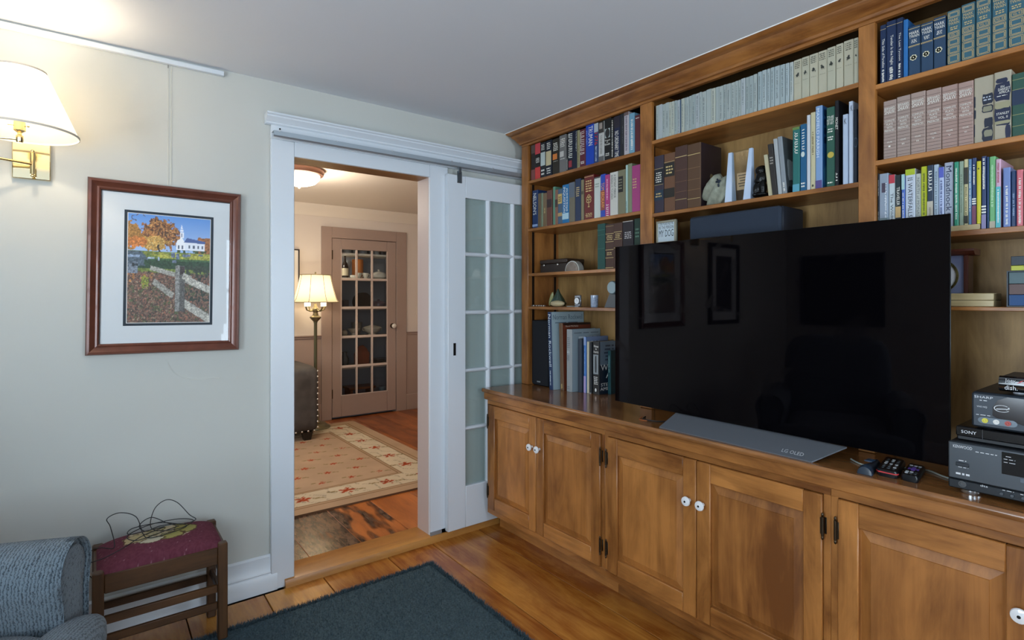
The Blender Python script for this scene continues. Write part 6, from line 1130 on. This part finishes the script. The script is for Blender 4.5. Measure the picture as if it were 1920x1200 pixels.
for k in range(11): MB().ball((1.630,5.122,.16+.052*k),(.009,.007,.009),8,6).build('nailhead',NH,sf)
for k in range(4): MB().ball((1.60-.055*k,5.124,.135),(.009,.007,.009),8,6).build('nailhead',NH,sf)
for x in (1.55,0): 
    for y in (5.19,5.82): MB().loft([[(x-.045,y-.04,.12),(x+.045,y-.04,.12),(x+.045,y+.04,.12),(x-.045,y+.04,.12)],[(x-.03,y-.028,.0432),(x+.03,y-.028,.0432),(x+.03,y+.028,.0432),(x-.03,y+.028,.0432)]]).build('leg',mat('1c1410',.4),sf)
plain_pic('dining_picture',(1.46,YF-.0005,1.35),.47,.52,'x',mat('2c2420',.4),mat('e4e0d6',.8),mat('b0a898',.7),'framed print above the dining room floor lamp',.011)
# things in the glazed cupboard
CH=mat('e0dcd0',.25,coat=.3,name='white_china'); DKM=mat('1c1a1c',.35)
def pot(name,prof,x,zs,m,label,cat,y=YF+.26,sx=1,extra=None):
    o=MB().lathe(prof,(x,y,zs+.0005),24,sx=sx).build(name,m,label=label,cat=cat)
    if extra: extra(o,x,y,zs)
    return o
Zt,Zu,Zm,Zl,Zb=CZ[4],CZ[3],CZ[2],CZ[1],CZ[0]
b_=pot('bottle',[(.036,0),(.038,.01),(.038,.13),(.030,.16),(.013,.20),(.012,.26),(.014,.262),(.014,.28)],2.285,Zu,mat('20140e',.15),'dark wine bottle with pale label on the upper cupboard shelf','bottle')
MB().lathe([(.0385,.03),(.0385,.115)],(2.285,YF+.26,Zu+.0005),24,cap=False).build('label_wrap',mat('cfc4a8',.7),b_,recalc=False)
pot('glass_vase',[(.02,0),(.026,.005),(.020,.05),(.030,.12),(.042,.19),(.036,.205)],2.345,Zu,mat('8a8e90',.2,spec=.7),'grey flared glass vase beside the dark bottle in cupboard','vase',YF+.34)
pot('canister',[(.064,0),(.066,.004),(.066,.222),(.062,.23)],2.475,Zu,mat('c87838',.5),'orange cylindrical canister on the upper cupboard shelf','canister',YF+.36)
def handle(o,x,y,zs,r=.035,dz=.035,sg=1,m=CH): MB().tube([(x+sg*(r+.02*math.sin(t)),y,zs+dz+.02*math.cos(t)) for t in [math.pi*i/8 for i in range(9)]],.004,6).build('handle',m,o)
for x,s in ((2.43,1),(2.515,1)): pot('teacup',[(.018,0),(.022,.005),(.036,.04),(.038,.065),(.034,.065)],x,Zu,CH,'small white china cup before the orange canister, %s'%('left' if x<2.5 else 'right'),'cup',YF+.22,1,lambda o,a,b,c: handle(o,a,b,c))
def lidk(h,r): 
    def f(o,x,y,zs): MB().lathe([(r,h),(r*.8,h+.02),(r*.2,h+.035),(.010,h+.04),(.016,h+.055),(.0005,h+.062)],(x,y,zs),24).build('lid',CH,o)
    return f
pot('covered_dish',[(.05,0),(.085,.02),(.095,.05),(.09,.055)],2.70,Zu,CH,'white covered china dish at right on upper cupboard shelf','dish',YF+.26,1,lidk(.056,.088))
pot('saucer_stack',[(.03,0),(.042,.012),(.042,.03),(.03,.035)],2.355,Zu,CH,'small stack of white saucers on the upper cupboard shelf','saucers',YF+.17)
for x,h,r,c in ((2.30,.06,.05,'e8e4da'),(2.40,.07,.03,'d0ccc4'),(2.49,.06,.05,'c8c8c8'),(2.58,.08,.03,'4a4a48'),(2.66,.05,.035,'e0dcd0'),(2.74,.05,.04,'3a2c28')): pot('mug',[(r*.9,0),(r,.006),(r,h),(r*.85,h)],x,Zt,mat(c,.3),'cup on the top cupboard shelf, %s from left'%ORD[[2.30,2.40,2.49,2.58,2.66,2.74].index(x)],'cup',YF+.24,1,lambda o,a,b,c_: handle(o,a,b,c_,.03,.03,1,mat('c8c4bc',.3)))
MB().prism([(2.40+.0,Zm+.0005)]+[(2.49+.105*math.cos(t),Zm+.06+.12*math.sin(t)) for t in [math.pi*(1-i/16) for i in range(17)]]+[(2.58,Zm+.0005)],'y',YF+.2,YF+.3).build('toaster',mat('26201e',.25,.4),label='dark rounded appliance on the middle cupboard shelf',cat='appliance')
B(2.24,2.31,YF+.2,YF+.3,Zm+.0005,Zm+.09,c=.006).build('tea_tin',mat('3a3230',.4),label='small dark tin at left on the middle cupboard shelf',cat='tin')
lp=pot('casserole',[(.07,0),(.09,.02),(.09,.05),(.085,.052)],2.69,Zm,mat('4a3a44',.3),'dark lidded casserole on the middle cupboard shelf','pot',YF+.25,1,None); MB().lathe([(.088,.0525),(.06,.075),(.012,.085),(.018,.10),(.0005,.105)],(2.69,YF+.25,Zm),24).build('lid',mat('6a5a64',.3),lp)
MB().ball((2.27,YF+.24,Zl+.0365),.036,16,12).build('ornamental_ball',mat('b0a490',.3),label='pale round ball at left on the lower cupboard shelf',cat='ball')
pot('compote_bowl',[(.03,0),(.025,.03),(.065,.07),(.072,.085),(.065,.085)],2.375,Zl,mat('b8b0a4',.3),'pale footed bowl on the lower cupboard shelf','bowl',YF+.22)
pot('serving_bowl',[(.03,0),(.055,.06),(.065,.15),(.06,.15)],2.48,Zl,mat('8a8478',.4),'grey serving bowl behind the handled tureen in cupboard','bowl',YF+.40)
tu=pot('tureen',[(.05,0),(.04,.02),(.09,.05),(.105,.085),(.09,.10),(.02,.12),(.0005,.125)],2.60,Zl,mat('c8c0b0',.3),'pale tureen with two handles on the lower cupboard shelf','tureen',YF+.22); handle(tu,2.60,YF+.22,Zl,.10,.075,1,mat('c8c0b0',.3)); handle(tu,2.60,YF+.22,Zl,.10,.075,-1,mat('c8c0b0',.3))
MB().prism([(2.39,Zb+.0005),(2.38,Zb+.13),(2.41,Zb+.18),(2.45,Zb+.225),(2.49,Zb+.23),(2.53,Zb+.19),(2.565,Zb+.13),(2.56,Zb+.0005)],'y',YF+.22,YF+.24).build('cutting_board',wood('red_board','4a2010','8a4426','z'),label='reddish arched wooden board standing on the bottom cupboard shelf',cat='board')
for k in range(3): pot('serving_tray',[(.10,0),(.115,.012),(.11,.012)],2.71,Zb+.022*k,mat('4a3a30',.2,.3),'dark round tray, %s of three stacked in the cupboard'%['lowest','middle','top'][k],'tray',YF+.25)
pot('glass_jug',[(.04,0),(.05,.05),(.045,.09),(.025,.13),(.03,.16)],2.28,Zb,mat('2c3236',.08,spec=.8),'dark glass jug left on the bottom cupboard shelf','jug')
st2=thing('step_stool',(2.45,YF+.26,.051),'dark wooden low stool on the cupboard floor','stool'); WS=wood('dim_walnut','3a1e10','6a3c20','x')
B(2.30,2.62,YF+.16,YF+.38,.30,.325,c=.004).build('seat',WS,st2)
for x in (2.32,2.575): B(x,x+.025,YF+.17,YF+.37,.051,.2995,c=.003).build('side_leg',WS,st2)
pot('crystal_vase',[(.03,0),(.035,.02),(.028,.12),(.05,.24),(.045,.245)],2.74,.05,mat('6a7a84',.06,spec=.9),'tall crystal vase on the cupboard floor at right','vase')
point('cupboard_fill_light',(2.05,YF+.13,1.84),PW_CUP,(1,.9,.75),.03)  # added hidden light to brighten the upper cupboard shelves; no bulb is modelled
